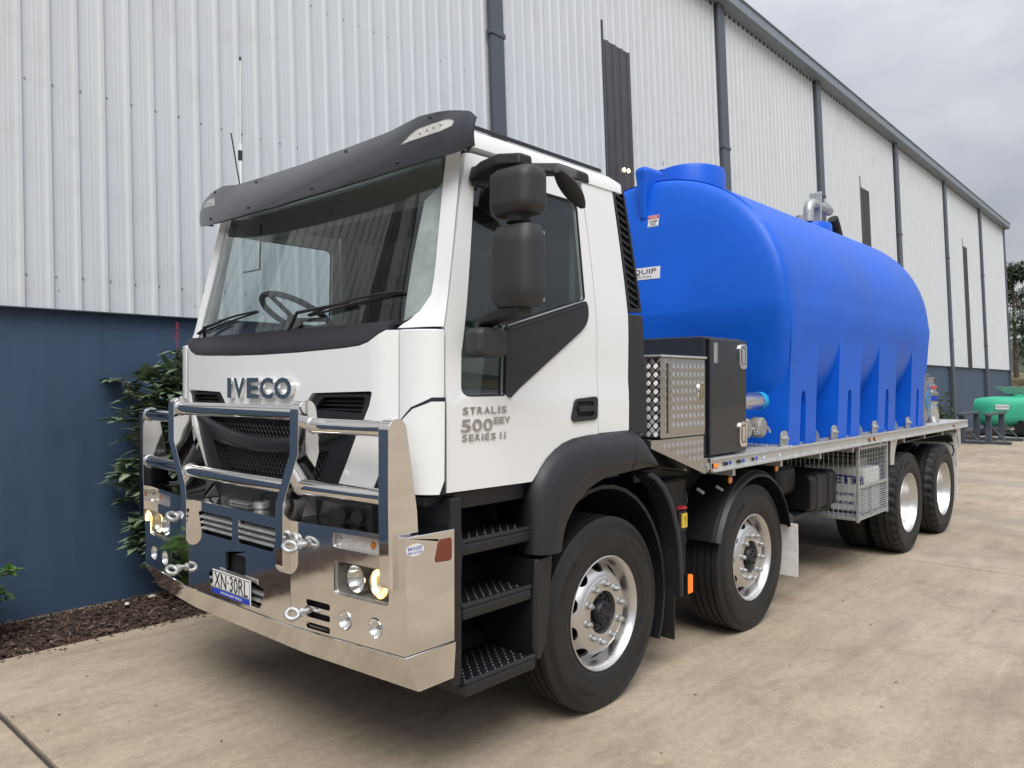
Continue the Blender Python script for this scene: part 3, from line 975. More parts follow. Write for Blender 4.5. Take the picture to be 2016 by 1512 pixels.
# ---- front panel
top_edge = [(0.0, 1.873), (0.32, 1.876), (0.65, 1.886), (0.77, 1.894), (0.83, 1.908), (0.89, 1.94), (0.925, 1.957), (0.972, 1.957)]
bot_edge = [(0.972, 1.265), (0.62, 1.265), (0.69, 1.385), (0.752, 1.50), (0.80, 1.57), (0.838, 1.635), (0.855, 1.690), (0.845, 1.697), (0.445, 1.687), (0.43, 1.68), (0.335, 1.585), (0.32, 1.575), (0.0, 1.575)]
front = panel('front_panel', sym(top_edge + bot_edge), FF, M['white'], truck, th=0.025, step=0.09, bevel=0.005)
for ch, a, b in (('I', 455.5, 464.5), ('V', 469, 493), ('E', 497, 521), ('C', 523.5, 549), ('O', 551, 582.5)):
    ya, yb = 0.308 - (a - 455) / 127.5 * 0.616, 0.308 - (b - 455) / 127.5 * 0.616
    fit_letter('letter', ch, M['chrome'], front, (xfront(0, 1.7) - 0.010, (ya + yb) / 2, 1.708), (0, -1, 0), (0, 0, 1), abs(ya - yb), 0.104, depth=0.022, bold=0.035 if ch != 'I' else 0.01).modifiers.new('bevel', 'BEVEL').width = 0.003
# black slots at the foot of the front panel
for s in (-1, 1):
    panel('air_slot', [(s * 0.967, 1.475), (s * 0.952, 1.465), (s * 0.862, 1.272), (s * 0.967, 1.285)], FF, M['gloss_black'], truck, off=0.004, th=0.02, step=0.05, bevel=0.002)

# ---- grille
gr_out = [(0.62, 1.262), (0.69, 1.382), (0.748, 1.496), (0.797, 1.568), (0.834, 1.634), (0.848, 1.686), (0.45, 1.682), (0.33, 1.571), (0.0, 1.571)]
gr_out = [(0.0, 1.225), (0.60, 1.225)] + gr_out
def hole(L): return [(a, b) for a, b in L]
up_mesh = rnd([(-0.60, 1.555), (-0.585, 1.49), (-0.3, 1.47), (0, 1.462), (0.3, 1.47), (0.585, 1.49), (0.60, 1.555)], 0.012, 2)
lo_mesh = rnd([(-0.555, 1.425), (-0.46, 1.272), (0.46, 1.272), (0.555, 1.425), (0.3, 1.398), (0, 1.388), (-0.3, 1.398)], 0.012, 2)
wingL = [rnd([(s * 0.80, 1.672), (s * 0.50, 1.668), (s * 0.44, 1.61), (s * 0.775, 1.60)], 0.02, 3) for s in (-1, 1)]
grille = panel('grille', [sym(gr_out), up_mesh, lo_mesh] + wingL, FF, M['plastic_grey'], truck, off=-0.012, th=0.05, step=0.12, bevel=0.004)
panel('grille_backing', sym([(a * 0.99, b) for a, b in gr_out]), FF, M['dark'], grille, off=-0.085, th=0.01, step=0.2, bevel=0)
g = MB()
for k in range(-38, 39):
    for s in (-1, 1):
        pts = []
        for q in range(11):
            z = 1.265 + (1.56 - 1.265) * q / 10
            y = k * 0.034 + s * (z - 1.41) * 0.75
            if abs(y) < 0.61: pts.append(FF(y, z, -0.035 - 0.002 * s))
        if len(pts) > 1: g.tube(pts, 0.0022, 4, caps=False)
g.build('grille_mesh', M['plastic_grey'], grille, 60, kind='stuff')
for s in (-1, 1):     # louvres in the wings
    for k in range(3):
        z = 1.612 + 0.02 * k
        g = MB(); g.tube([FF(s * a, z, -0.035) for a in (0.45 + 0.02 * k, 0.6, 0.79)], 0.005, 6)
        g.build('louvre', M['black'], grille)
bar = []
for k in range(25):
    y = -0.70 + 1.40 * k / 24
    zc = 1.426 + 0.115 * (abs(y) / 0.70) ** 2.0
    hh = 0.026 + 0.012 * (1 - (y / 0.70) ** 2)
    bar.append([FF(y, zc + hh * b, a) for a, b in ((-0.03, 1), (0.0, 0.9), (0.012, 0.4), (0.012, -0.4), (0.0, -0.9), (-0.03, -1))])
MB().loft(bar).build('crossbar', M['plastic_grey'], grille, 50)

# ---- scuttle under the windscreen
def FSc(y, z, d):
    z0 = interp(abs(y), top_edge); t = smooth01((z - z0) / 0.12)
    return (lerp(xfront(y, z) + 0.004, xw(y, 2.0) - 0.022, t) - d, y, z)
sc_top = [(0.0, 1.992), (0.4, 1.993), (0.8, 1.996), (0.94, 1.998)]
panel('scuttle', sym(sc_top + [(0.928, 1.964), (0.885, 1.946), (0.828, 1.914), (0.768, 1.900), (0.65, 1.892), (0.32, 1.882), (0.0, 1.879)]), FSc, M['plastic_grey'], truck, th=0.03, step=0.08, step_b=0.02, bevel=0.003)

# ---- corner panels and wind fairings
for s in (-1, 1):
    panel('corner_panel', [(3, 1.30), (87, 1.30), (87, 1.955), (3, 1.957)], FC(s), M['white'], truck, th=0.02, step=9, step_b=0.2, bevel=0.004)
    panel('fairing_recess', [(2, 1.268), (88, 1.268), (88, 1.672), (60, 1.672), (25, 1.632), (2, 1.565)], FC(s), M['black'], truck, off=0.004, th=0.02, step=9, step_b=0.2, bevel=0)
    panel('corner_fairing', rnd([(8, 1.272), (70, 1.272), (79, 1.33), (80, 1.655), (58, 1.655), (30, 1.625), (14, 1.578), (6, 1.50)], [0.01, 0.02, 0.02, 0.02, 1.5, 1.5, 1.5, 0.02], 3), FC(s), M['white'], truck, off=0.024, th=0.028, step=8, step_b=0.15, bevel=0.006, seg=3)

# ---- windscreen and pillars
edge = [(1.985, 0.925), (2.0, 0.962), (2.03, 1.0), (2.06, 1.022), (2.10, 1.038), (2.2, 1.036), (2.4, 1.018), (2.6, 1.0), (2.82, 0.982)]
ws = [(0.0, 1.975), (0.5, 1.978), (0.86, 1.983)] + [(y, z) for z, y in edge] + [(0.5, 2.84), (0.0, 2.845)]
windscreen = panel('windscreen', sym(ws), FW, M['glass'], truck, th=0.005, step=0.08, bevel=0, smooth=60)
for s in (-1, 1):
    MB().tube([FW(s * y, z, -0.003) for z, y in edge], 0.007, 6).build('seal', M['black'], windscreen)
    loops = []
    for k in range(13):
        z = 1.968 + (2.83 - 1.968) * k / 12
        ye = interp(max(z, 1.985), edge); px = xw(ye, max(z, 1.985)) - 0.006
        xd = interp(z, [(1.968, -1.191), (2.76, -1.03), (2.83, -1.012)]); yd = ys(z)
        P0 = Vector((px, ye, 0)); P2 = Vector((xd, yd, 0)); P1 = Vector((px * 0.72 + xd * 0.28 + 0.004, yd - 0.006, 0))
        L = []
        for j in range(7):
            t = j / 6
            q = P0 * (1 - t) ** 2 + P1 * 2 * t * (1 - t) + P2 * t * t
            L.append((q.x, s * q.y, z))
        L.append((xd + 0.0, s * (yd - 0.045), z)); L.append((px + 0.05, s * (ye - 0.0), z))
        loops.append(L)
    MB().loft(loops).build('pillar', M['white'], truck, 40)
# pale trim inside the screen pillars
M['pillar_trim'] = mat('pale pillar trim', (0.34, 0.345, 0.335), 0.6, var=0.25, vscale=9)
for s in (-1, 1):
    panel('pillar_trim', [(s * a, b) for a, b in ((0.925, 2.0), (0.97, 1.995), (1.006, 2.03), (1.028, 2.10), (1.026, 2.2), (1.008, 2.4), (0.992, 2.58), (0.985, 2.66), (0.95, 2.60), (0.905, 2.555), (0.905, 2.3), (0.915, 2.1))], FW, M['pillar_trim'], windscreen, off=-0.026, th=0.012, step=0.04, step_b=0.1, bevel=0)
# wipers
def wiper(y0, z0, y1, z1, yp, zp):
    g = MB()
    g.tube([FW(yp, zp, 0.012), FW(lerp(yp, (y0 + y1) / 2, 0.2), lerp(zp, (z0 + z1) / 2, 0.7), 0.045), FW((y0 + y1) / 2, (z0 + z1) / 2, 0.035)], [0.011, 0.009, 0.006], 6)
    g.tube([FW(lerp(y0, y1, k / 8), lerp(z0, z1, k / 8) + 0.012 * math.sin(PI * k / 8), 0.018 + 0.010 * math.sin(PI * k / 8)) for k in range(9)], 0.006, 6)
    g.tube([FW(lerp(y0, y1, k / 8), lerp(z0, z1, k / 8), 0.008) for k in range(9)], 0.0055, 6)
    g.build('wiper', M['black'], windscreen, 50)
wiper(0.90, 2.02, 0.14, 2.10, 0.76, 1.985)
wiper(-0.34, 2.05, -0.93, 2.125, -0.20, 1.985)

# ---- sun visor
M['lamp_white'] = mat('frosted lamp back', (0.72, 0.70, 0.69), 0.25, coat=0.5, var=0.2, vscale=60)
zl_t = [(0, 2.628), (0.4, 2.638), (0.7, 2.656), (0.95, 2.682), (1.1, 2.702), (1.2236, 2.724)]
zu_t = [(0, 2.874), (0.4, 2.881), (0.7, 2.893), (0.9, 2.922), (1.05, 2.915), (1.16, 2.892), (1.2, 2.880), (1.2236, 2.862)]
def FV(y, t, d):
    w = 1 - (y / 1.2236) ** 2
    w = max(0.0, w) ** 0.8
    xl, xu = -1.095 - 0.20 * w, -1.082 - 0.06 * w
    zl, zu = interp(abs(y), zl_t), interp(abs(y), zu_t)
    x = lerp(xl, xu, t ** 1.25); z = lerp(zl, zu, t)
    nx_, nz_ = -(zu - zl), (xu - xl)
    n_ = math.hypot(nx_, nz_); dd = d + 0.012 * math.sin(PI * t)
    return (x + nx_ / n_ * dd, y, z + nz_ / n_ * dd)
lampU = {s: rnd([(s * 0.845, 0.44), (s * 1.060, 0.50), (s * 1.125, 0.60), (s * 1.130, 0.74), (s * 1.095, 0.80), (s * 0.925, 0.70)], 0.02, 4) for s in (-1, 1)}
visor = panel('sun_visor', [[(-1.2236, 0.04), (-1.15, 0.0), (1.15, 0.0), (1.2236, 0.04), (1.2236, 0.93), (1.19, 1.0), (-1.19, 1.0), (-1.2236, 0.93)], lampU[-1], lampU[1]], FV, M['visor'], truck, th=0.010, step=0.06, step_b=0.1, bevel=0.003, smooth=50)
for s in (-1, 1):
    lamp = panel('marker_lamp', lampU[s], FV, M['lamp_white'], visor, off=-0.004, th=0.02, step=0.05, step_b=0.1, bevel=0)
    panel('lamp_lens', rnd([(a * 1.0, b) for a, b in lampU[s]], 0), FV, M['lens'], visor, off=0.002, th=0.004, step=0.05, step_b=0.1, bevel=0)
    for k in range(4):
        y = s * (0.955 + 0.035 * k); t = 0.585 + 0.025 * k
        g = MB(); c = FV(y, t, -0.004); g.lathe([(1e-4, -0.005), (0.005, -0.004), (0.007, 0)], c, 'x', 8); g.build('led', M['galv'], visor)
    # end returns that wrap towards the roof
    L = []
    for k in range(9):
        t = k / 8
        a = FV(s * 1.2236, lerp(0.04, 0.93, t), 0.0); L.append([a, (a[0] + 0.006, a[1] - s * 0.012, a[2]), (a[0] + 0.045, a[1] - s * 0.085, a[2] - 0.01), (a[0] + 0.045, a[1] - s * 0.075, a[2] - 0.005)])
    MB().loft(L).build('visor_end', M['plastic'], visor, 40)
for y, t in ((-0.86, 0.12), (-0.30, 0.14), (0.86, 0.12), (0.30, 0.14), (-0.42, 0.86), (-0.98, 0.90), (0.42, 0.86), (0.98, 0.90)):
    c = FV(y, t, 0.0); g = MB(); g.lathe([(1e-4, -0.007), (0.006, -0.006), (0.009, -0.002), (0.009, 0.004)], c, 'x', 12); g.build('bolt', M['plastic'], visor)

# ---- roof, back wall, floor
loops = []
for k in range(15):
    x = -1.04 + (0.20 + 1.04) * k / 14
    e_ = 0.03 * smooth01((x - 0.10) / 0.10) + 0.02 * smooth01((-0.95 - x) / 0.09)
    half = [(1.085, 2.782), (1.080, 2.83), (1.062, 2.862 - e_ * .5), (1.02, 2.885 - e_), (0.85, 2.908 - e_), (0.5, 2.925 - e_), (0.0, 2.932 - e_)]
    L = [(x, y, z) for y, z in half] + [(x, -y, z) for y, z in reversed(half[:-1])]
    L += [(x, -1.04, 2.775), (x, 1.04, 2.775)]
    loops.append(L)
MB().loft(loops).build('roof', M['white'], truck, 40)
for s in (-1, 1):
    MB().loft([[(x, s * 1.050, 2.876), (x, s * 1.020, 2.889), (x, s * 1.020, 2.905), (x, s * 1.048, 2.898)] for x in (-0.93, -0.5, -0.1, 0.06)]).build('roof_rail', M['plastic'], truck, 0, bevel=0.003)
MB().prism([(-1.105, 1.28), (1.105, 1.28), (1.105, 2.0), (1.045, 2.79), (-1.045, 2.79), (-1.105, 2.0)], 'x', 0.150, 0.19).build('cab_back', M['white'], truck, 0, bevel=0.006)
MB().box(-1.26, 0.15, -1.10, 1.10, 1.22, 1.255).build('cab_floor', M['black'], truck, 0)
MB().box(-1.25, -1.21, -0.96, 0.96, 1.256, 1.86).build('firewall', M['interior_dark'], truck, 0)

# ---- doors
M['badge'] = mat('badge chrome', (0.55, 0.545, 0.54), 0.18, 1.0)
BX = [(-0.64, 1.268), (-0.60, 1.305), (-0.555, 1.352), (-0.49, 1.398), (-0.415, 1.434), (-0.33, 1.454), (-0.22, 1.464), (-0.114, 1.467)]
door_out = [(-1.183, 1.272)] + BX + [(-0.114, 2.05), (-0.128, 2.30), (-0.165, 2.72), (-0.178, 2.758), (-0.21, 2.772), (-0.97, 2.752), (-1.000, 2.748), (-1.012, 2.72), (-1.179, 1.965), (-1.183, 1.62)]
glass_out = rnd([(-1.092, 1.672), (-0.818, 1.672), (-0.800, 1.995), (-0.200, 2.158), (-0.216, 2.665), (-0.958, 2.668), (-1.088, 1.86)], [0.05, 0.02, 0.012, 0.02, 0.05, 0.03, 0.01], 4)
glass_in = rnd([(-1.084, 1.680), (-0.826, 1.680), (-0.808, 2.001), (-0.208, 2.164), (-0.224, 2.657), (-0.953, 2.660), (-1.080, 1.86)], [0.045, 0.02, 0.012, 0.02, 0.045, 0.03, 0.01], 4)
for s in (-1, 1):
    F = FS(s)
    door = panel('door', [door_out, glass_out], F, M['white'], truck, th=0.03, step=0.12, step_b=0.07, bevel=0.004)
    panel('window_pane', glass_in, F, M['glass_side'], door, off=-0.012, th=0.004, step=0.12, bevel=0, smooth=60)
    MB().tube([F(a, b, -0.006) for a, b in glass_out], 0.0065, 6, closed=True).build('window_seal', M['black'], door)
    panel('mirror_trim', rnd([(-0.812, 1.988), (-0.195, 2.156), (-0.184, 2.09), (-0.20, 2.04), (-0.245, 1.998), (-0.80, 1.662), (-0.822, 1.684)], [0.005, 0.03, 0.03, 0.03, 0.03, 0.01, 0.01], 3), F, M['plastic_grey'], door, off=0.010, th=0.020, step=0.12, bevel=0.004)
    MB().tube([F(-0.80, 1.975, 0.013), F(-0.5, 2.055, 0.015), F(-0.21, 2.135, 0.013)], 0.004, 6).build('trim_edge', M['plastic'], door)
    hp = rnd([(-0.345, 1.555), (-0.318, 1.640), (-0.30, 1.652), (-0.140, 1.662), (-0.126, 1.65), (-0.130, 1.552), (-0.145, 1.542), (-0.33, 1.536)], 0.012, 3)
    pk = rect(-0.305, -0.165, 1.562, 1.638, 0.018)
    hd = panel('door_handle', [hp, pk], F, M['plastic_grey'], door, off=0.010, th=0.014, step=0.08, bevel=0.003)
    panel('handle_pocket', rect(-0.312, -0.158, 1.555, 1.645), F, M['dark'], door, off=0.002, th=0.002, step=0.08, bevel=0)
    panel('pull_bar', rect(-0.300, -0.150, 1.588, 1.616, 0.008), F, M['plastic_grey'], door, off=0.022, th=0.012, step=0.08, bevel=0.004)
    g = MB(); c = F(-0.147, 1.602, 0.011); g.lathe([(1e-4, 0.005), (0.008, 0.005), (0.009, 0)], c, 'y', 12, s); g.build('key_lock', M['galv'], door)
    rt = (1, 0, 0) if s < 0 else (-1, 0, 0)
    def badge(txt, x0, x1, zc, h, bold=0.0, dep=0.006):
        ws_ = [0.34 if ch == 'I' else 1.0 for ch in txt]; gap = 0.7 if txt == 'II' else 0.34 if len(txt) > 3 else 0.16
        unit = (x1 - x0) / (sum(ws_) + gap * (len(txt) - 1)); xx = 0.0
        for ch, w_ in zip(txt, ws_):
            xc = x0 + xx + w_ * unit / 2 if s < 0 else x1 - xx - w_ * unit / 2
            fit_letter('badge_letter', ch, M['badge'], door, F(xc, zc, 0.0025), rt, (0, 0, 1), w_ * unit, h, depth=dep, bold=bold)
            xx += (w_ + gap) * unit
    badge('STRALIS', -1.093, -0.819, 1.613, 0.031, 0.008)
    badge('500', -1.103, -0.912, 1.549, 0.054, 0.014, 0.008)
    badge('EEV', -0.902, -0.797, 1.566, 0.030, 0.012)
    badge('SERIES', -1.097, -0.890, 1.497, 0.029, 0.008)
    badge('II', -0.862, -0.826, 1.498, 0.030, 0.012)
    # quarter panel behind the door and the louvred air duct
    panel('quarter_panel', [(-0.106, 1.47), (0.172, 1.472), (0.186, 2.10), (0.118, 2.79), (-0.158, 2.776), (-0.120, 2.30), (-0.106, 2.05)], F, M['white'], truck, th=0.03, step=0.12, step_b=0.07, bevel=0.004)
    duct = panel('air_duct', [(0.192, 2.125), (0.322, 2.13), (0.300, 2.30), (0.232, 2.80), (0.126, 2.81)], F, M['plastic'], truck, off=-0.020, th=0.10, step=0.2, bevel=0.006)
    panel('duct_frame', [[(0.190, 2.122), (0.325, 2.127), (0.303, 2.30), (0.234, 2.805), (0.124, 2.815)], [(0.208, 2.145), (0.305, 2.148), (0.284, 2.30), (0.222, 2.782), (0.143, 2.788)]], F, M['plastic'], duct, off=0.002, th=0.03, step=0.2, bevel=0.004)
    for k in range(15):
        z = 2.16 + k * 0.0425; t = (z - 2.13) / 0.67
        xa = lerp(0.205, 0.138, t); xb = lerp(0.308, 0.226, t)
        panel('slat', [(xa, z + 0.030), (xa, z + 0.022), (xb, z - 0.012), (xb, z)], F, M['plastic_grey'], duct, off=-0.004, th=0.022, step=0.3, bevel=0)
    panel('rear_cover', [(0.178, 1.45), (0.352, 1.45), (0.328, 2.112), (0.193, 2.112)], F, M['plastic_grey'], truck, off=0.004, th=0.12, step=0.2, bevel=0.02, seg=3)

# ---- cab interior
def dash_loop(y):
    a = abs(y)
    return [(-1.20 + 0.10 * (a / 1.05) ** 2, y, 1.93), (-1.12 + 0.06 * (a / 1.05) ** 2, y, 1.975), (-0.98, y, 1.985), (-0.90, y, 1.96), (-0.86, y, 1.86), (-0.92, y, 1.55), (-1.15, y, 1.50)]
MB().loft([dash_loop(-1.06 + 2.12 * k / 12) for k in range(13)]).build('dashboard', M['interior'], truck, 50)
for y in (-0.52, 0.52):
    seat = MB().loft([[(x, y - 0.24, z), (x, y + 0.24, z), (x, y + 0.22, z + 0.14), (x, y - 0.22, z + 0.14)] for x, z in ((-0.62, 1.60), (-0.45, 1.585), (-0.12, 1.57))]).build('seat', M['interior_dark'], truck, 0, bevel=0.04, seg=3)
    MB().loft([[(x - 0.05, y - w, z), (x - 0.05, y + w, z), (x + 0.06, y + w * 0.96, z), (x + 0.06, y - w * 0.96, z)] for x, z, w in ((-0.14, 1.66, 0.23), (-0.08, 2.0, 0.24), (-0.02, 2.28, 0.19))]).build('seat_back', M['interior_dark'], seat, 0, bevel=0.04, seg=3)
    MB().box(-0.06, 0.05, y - 0.13, y + 0.13, 2.31, 2.47).build('headrest', M['interior_dark'], seat, 0, bevel=0.04, seg=3)
cw = Vector((-0.87, 0.47, 2.13)); nw = Vector((0.50, 0, 0.86)).normalized(); aw = nw.cross(Vector((0, 1, 0))).normalized(); bw = Vector((0, 1, 0))
wheel = MB(); wheel.tube([cw + (aw * math.cos(2 * PI * k / 28) + bw * math.sin(2 * PI * k / 28)) * 0.225 for k in range(28)], 0.017, 8, closed=True)
wheel = wheel.build('steering_wheel', M['interior_dark'], truck, 60)
g = MB(); g.tube([cw - nw * 0.03, cw - nw * 0.30], [0.05, 0.035], 10)
for a in (0.3, PI - 0.3, -PI / 2): g.tube([cw - nw * 0.03, cw + (aw * math.cos(a + PI / 2) + bw * math.sin(a + PI / 2)) * 0.215], 0.013, 6)
g.build('steering_column', M['interior_dark'], wheel, 50)
MB().box(0.125, 0.148, -1.08, 1.08, 1.30, 2.77).build('rear_trim', M['interior'], truck, 0)
MB().box(-0.98, 0.148, -1.03, 1.03, 2.745, 2.772).build('headliner', M['interior_dark'], truck, 0)
MB().loft([[(-1.06, y, 2.70), (-0.80, y, 2.62), (-0.72, y, 2.745), (-1.0, y, 2.80)] for y in (-0.95, 0.95)]).build('overhead_shelf', M['interior'], truck, 0, bevel=0.02)
for s in (-1, 1):
    MB().box(-1.12, 0.12, s * 1.085 - 0.012, s * 1.085 + 0.012, 1.27, 1.66).build('door_card', M['interior'], truck, 0)
    MB().loft([[(x, s * 1.0, z), (x + 0.11, s * 1.0, z), (x + 0.11, s * 1.035, z), (x, s * 1.035, z)] for x, z in ((-0.16, 1.6), (-0.16, 2.75))]).build('belt_pillar', M['interior'], truck, 0)
MB().tube([(-1.02, 0.62, 2.66), (-1.03, 0.62, 2.40), (-1.03, 0.80, 2.40)], 0.006, 6).build('blind_frame', M['interior_dark'], truck)

# ---- mirrors
def rbox(c, hx, hy, hz, r, fx=0.0, n=4, tz=0.0):
    """rounded block as a loft of rounded rectangles up z; fx bulges the front"""
    loops = []
    for k in range(9):
        u = -1 + 2 * k / 8
        e_ = (1 - abs(u) ** 7) ** 0.5 if abs(u) < 1 else 0
        sc = 0.84 + 0.16 * e_
        L = rnd([(-hx * sc, -hy * sc), (hx * sc, -hy * sc), (hx * sc, hy * sc), (-hx * sc, hy * sc)], r, n)
        loops.append([(c[0] + a - (fx * (1 - (b / hy) ** 2) * e_ if a < 0 else 0) + tz * u, c[1] + b, c[2] + hz * u) for a, b in L])
    return MB().loft(loops)
for s in (-1,):      # the photograph shows only the near-side mirrors
    mir = rbox((-0.985, s * 1.375, 2.215), 0.062, 0.115, 0.168, 0.045, 0.03).build('main_mirror', M['mirror_shell'], truck, 50)
    MB().box(-0.930, -0.922, s * 1.375 - 0.090, s * 1.375 + 0.095, 2.07, 2.36).build('mirror_glass', M['chrome'], mir, 0)
    m2 = rbox((-0.985, s * 1.375, 2.525), 0.066, 0.118, 0.095, 0.045, 0.03).build('wide_mirror', M['mirror_shell'], truck, 50)
    MB().box(-0.926, -0.918, s * 1.375 - 0.090, s * 1.375 + 0.095, 2.45, 2.60).build('mirror_glass', M['chrome'], m2, 0)
    MB().tube([(-0.98, s * 1.375, 2.40), (-0.98, s * 1.375, 2.44)], 0.055, 14).build('mirror_pivot', M['plastic'], m2)
    arm = [(-0.955, s * 1.10, 2.645), (-0.965, s * 1.18, 2.668), (-0.985, s * 1.30, 2.672), (-0.985, s * 1.42, 2.655)]
    MB().loft([[(p[0] - w, p[1], p[2] - 0.028), (p[0] + w, p[1], p[2] - 0.028), (p[0] + w * .8, p[1], p[2] + 0.022), (p[0] - w * .8, p[1], p[2] + 0.022)] for p, w in zip(arm, (0.055, 0.06, 0.062, 0.045))]).build('mirror_arm', M['plastic'], truck, 0, bevel=0.010)
    MB().box(-0.99, -0.91, s * 1.095, s * 1.135, 2.60, 2.685).build('arm_bracket', M['plastic'], truck, 0, bevel=0.008) if s > 0 else MB().box(-0.99, -0.91, -1.135, -1.095, 2.60, 2.685).build('arm_bracket', M['plastic'], truck, 0, bevel=0.008)
    low = [(-1.0, s * 1.16, 1.985), (-1.0, s * 1.24, 2.012), (-0.985, s * 1.34, 2.03), (-0.985, s * 1.41, 2.04)]
    MB().loft([[(p[0] - 0.045, p[1], p[2] - 0.026), (p[0] + 0.05, p[1], p[2] - 0.026), (p[0] + 0.05, p[1], p[2] + 0.020), (p[0] - 0.045, p[1], p[2] + 0.020)] for p in low]).build('mirror_arm', M['plastic'], truck, 0, bevel=0.010)
    base = rbox((-1.00, s * 1.205, 1.905), 0.085, 0.055, 0.062, 0.035, 0.01).build('mirror_base', M['mirror_shell'], truck, 50)
    MB().tube([(-1.075, s * 1.20, 1.945), (-1.06, s * 1.22, 1.990), (-1.0, s * 1.23, 2.000), (-0.93, s * 1.22, 1.985), (-0.915, s * 1.20, 1.940)], 0.008, 6).build('base_hoop', M['gloss_black'], base)
    # kerb mirror on its own bracket
    ka = [(-0.70, s * 1.10, 2.715), (-0.68, s * 1.20, 2.722), (-0.62, s * 1.32, 2.712), (-0.565, s * 1.40, 2.672)]
    MB().loft([[(p[0] - 0.05, p[1], p[2] - 0.03), (p[0] + 0.05, p[1], p[2] - 0.03), (p[0] + 0.04, p[1], p[2] + 0.018), (p[0] - 0.04, p[1], p[2] + 0.018)] for p in ka]).build('mirror_arm', M['plastic'], truck, 0, bevel=0.010)
    c0 = Vector((-0.655, s * 1.37, 2.625)); ax_ = Vector((0.86, s * -0.12, -0.46)).normalized(); sd = Vector((0.1, s * 1.0, 0.0)).normalized(); up_ = ax_.cross(sd).normalized()
    loops = []
    for k in range(9):
        u = k / 8; w = math.sin(PI * (0.08 + 0.88 * u)) ** 0.6
        cc = c0 + ax_ * (-0.085 + 0.255 * u)
        loops.append([tuple(cc + sd * math.cos(2 * PI * j / 12) * 0.050 * w + up_ * math.sin(2 * PI * j / 12) * (0.034 if math.sin(2 * PI * j / 12) * up_.z > 0 else 0.016) * w) for j in range(12)])
    MB().loft(loops).build('kerb_mirror', M['mirror_shell'], truck, 50)

# ---- aerials
g = MB(); g.tube([(-1.0, 0.9, 2.90), (-1.0, 0.9, 3.20)], 0.010, 8)
aer = g.build('aerial', M['white_plain'], truck)
MB().tube([(-1.0, 0.9, 3.20), (-1.0, 0.9, 3.72)], 0.0035, 6).build('aerial_whip', M['white_plain'], aer)
MB().tube([(-1.0, 0.9, 3.10), (-1.0, 0.9, 3.16)], 0.0135, 8).build('aerial_ferrule', M['print_black'], aer)
MB().tube([(-1.0, 0.9, 3.715), (-1.0, 0.9, 3.735)], 0.007, 6).build('aerial_tip', M['print_black'], aer)
MB().tube([(-1.0, 0.885, 2.88), (-1.06, 0.90, 3.255)], 0.004, 6).build('thin_aerial', M['print_black'], truck)

# ---- bumper: a flat middle, swept ends, a folded skirt
CH = M['chrome_sheet']
BZ0, BZ1 = 0.660, 1.122
gl = rnd([(0.385, 1.073), (0.345, 0.962), (0.032, 0.962), (0.032, 1.073)], 0.012, 3)
gr_ = [(-a, b) for a, b in reversed(gl)]
sq = rect(-0.100, 0.100, 0.812, 0.902, 0.014)
sl = rnd([(0.275, 0.780), (0.235, 0.682), (-0.235, 0.682), (-0.275, 0.780)], 0.02, 3)
bumper = panel('bumper', [rect(-0.49, 0.49, BZ0, BZ1), gl, gr_, sq, sl], flat_x(-1.515), CH, truck, th=0.016, step=0, bevel=0.005, seg=3)
MB().box(-1.475, -1.465, -0.45, 0.45, 0.67, 1.10).build('bumper_backing', M['dark'], bumper, 0)
for s in (-1, 1):
    for k in range(3):
        z = 0.985 + 0.0275 * k
        y0, y1 = 0.034, 0.352 + 0.0275 * (k + 0.8) * 0.36
        a, b = sorted((s * y0, s * y1))
        MB().prism([(-1.512, z - 0.004), (-1.480, z + 0.012), (-1.480, z + 0.020), (-1.512, z + 0.004)], 'y', a, b).build('louvre', M['galv'], bumper, 0, bevel=0.002)
for k in range(2):
    z = 0.712 + 0.034 * k
    MB().prism([(-1.512, z - 0.006), (-1.484, z + 0.004), (-1.484, z + 0.012), (-1.512, z + 0.004)], 'y', -0.262, 0.262).build('louvre', M['galv'], bumper, 0, bevel=0.002)

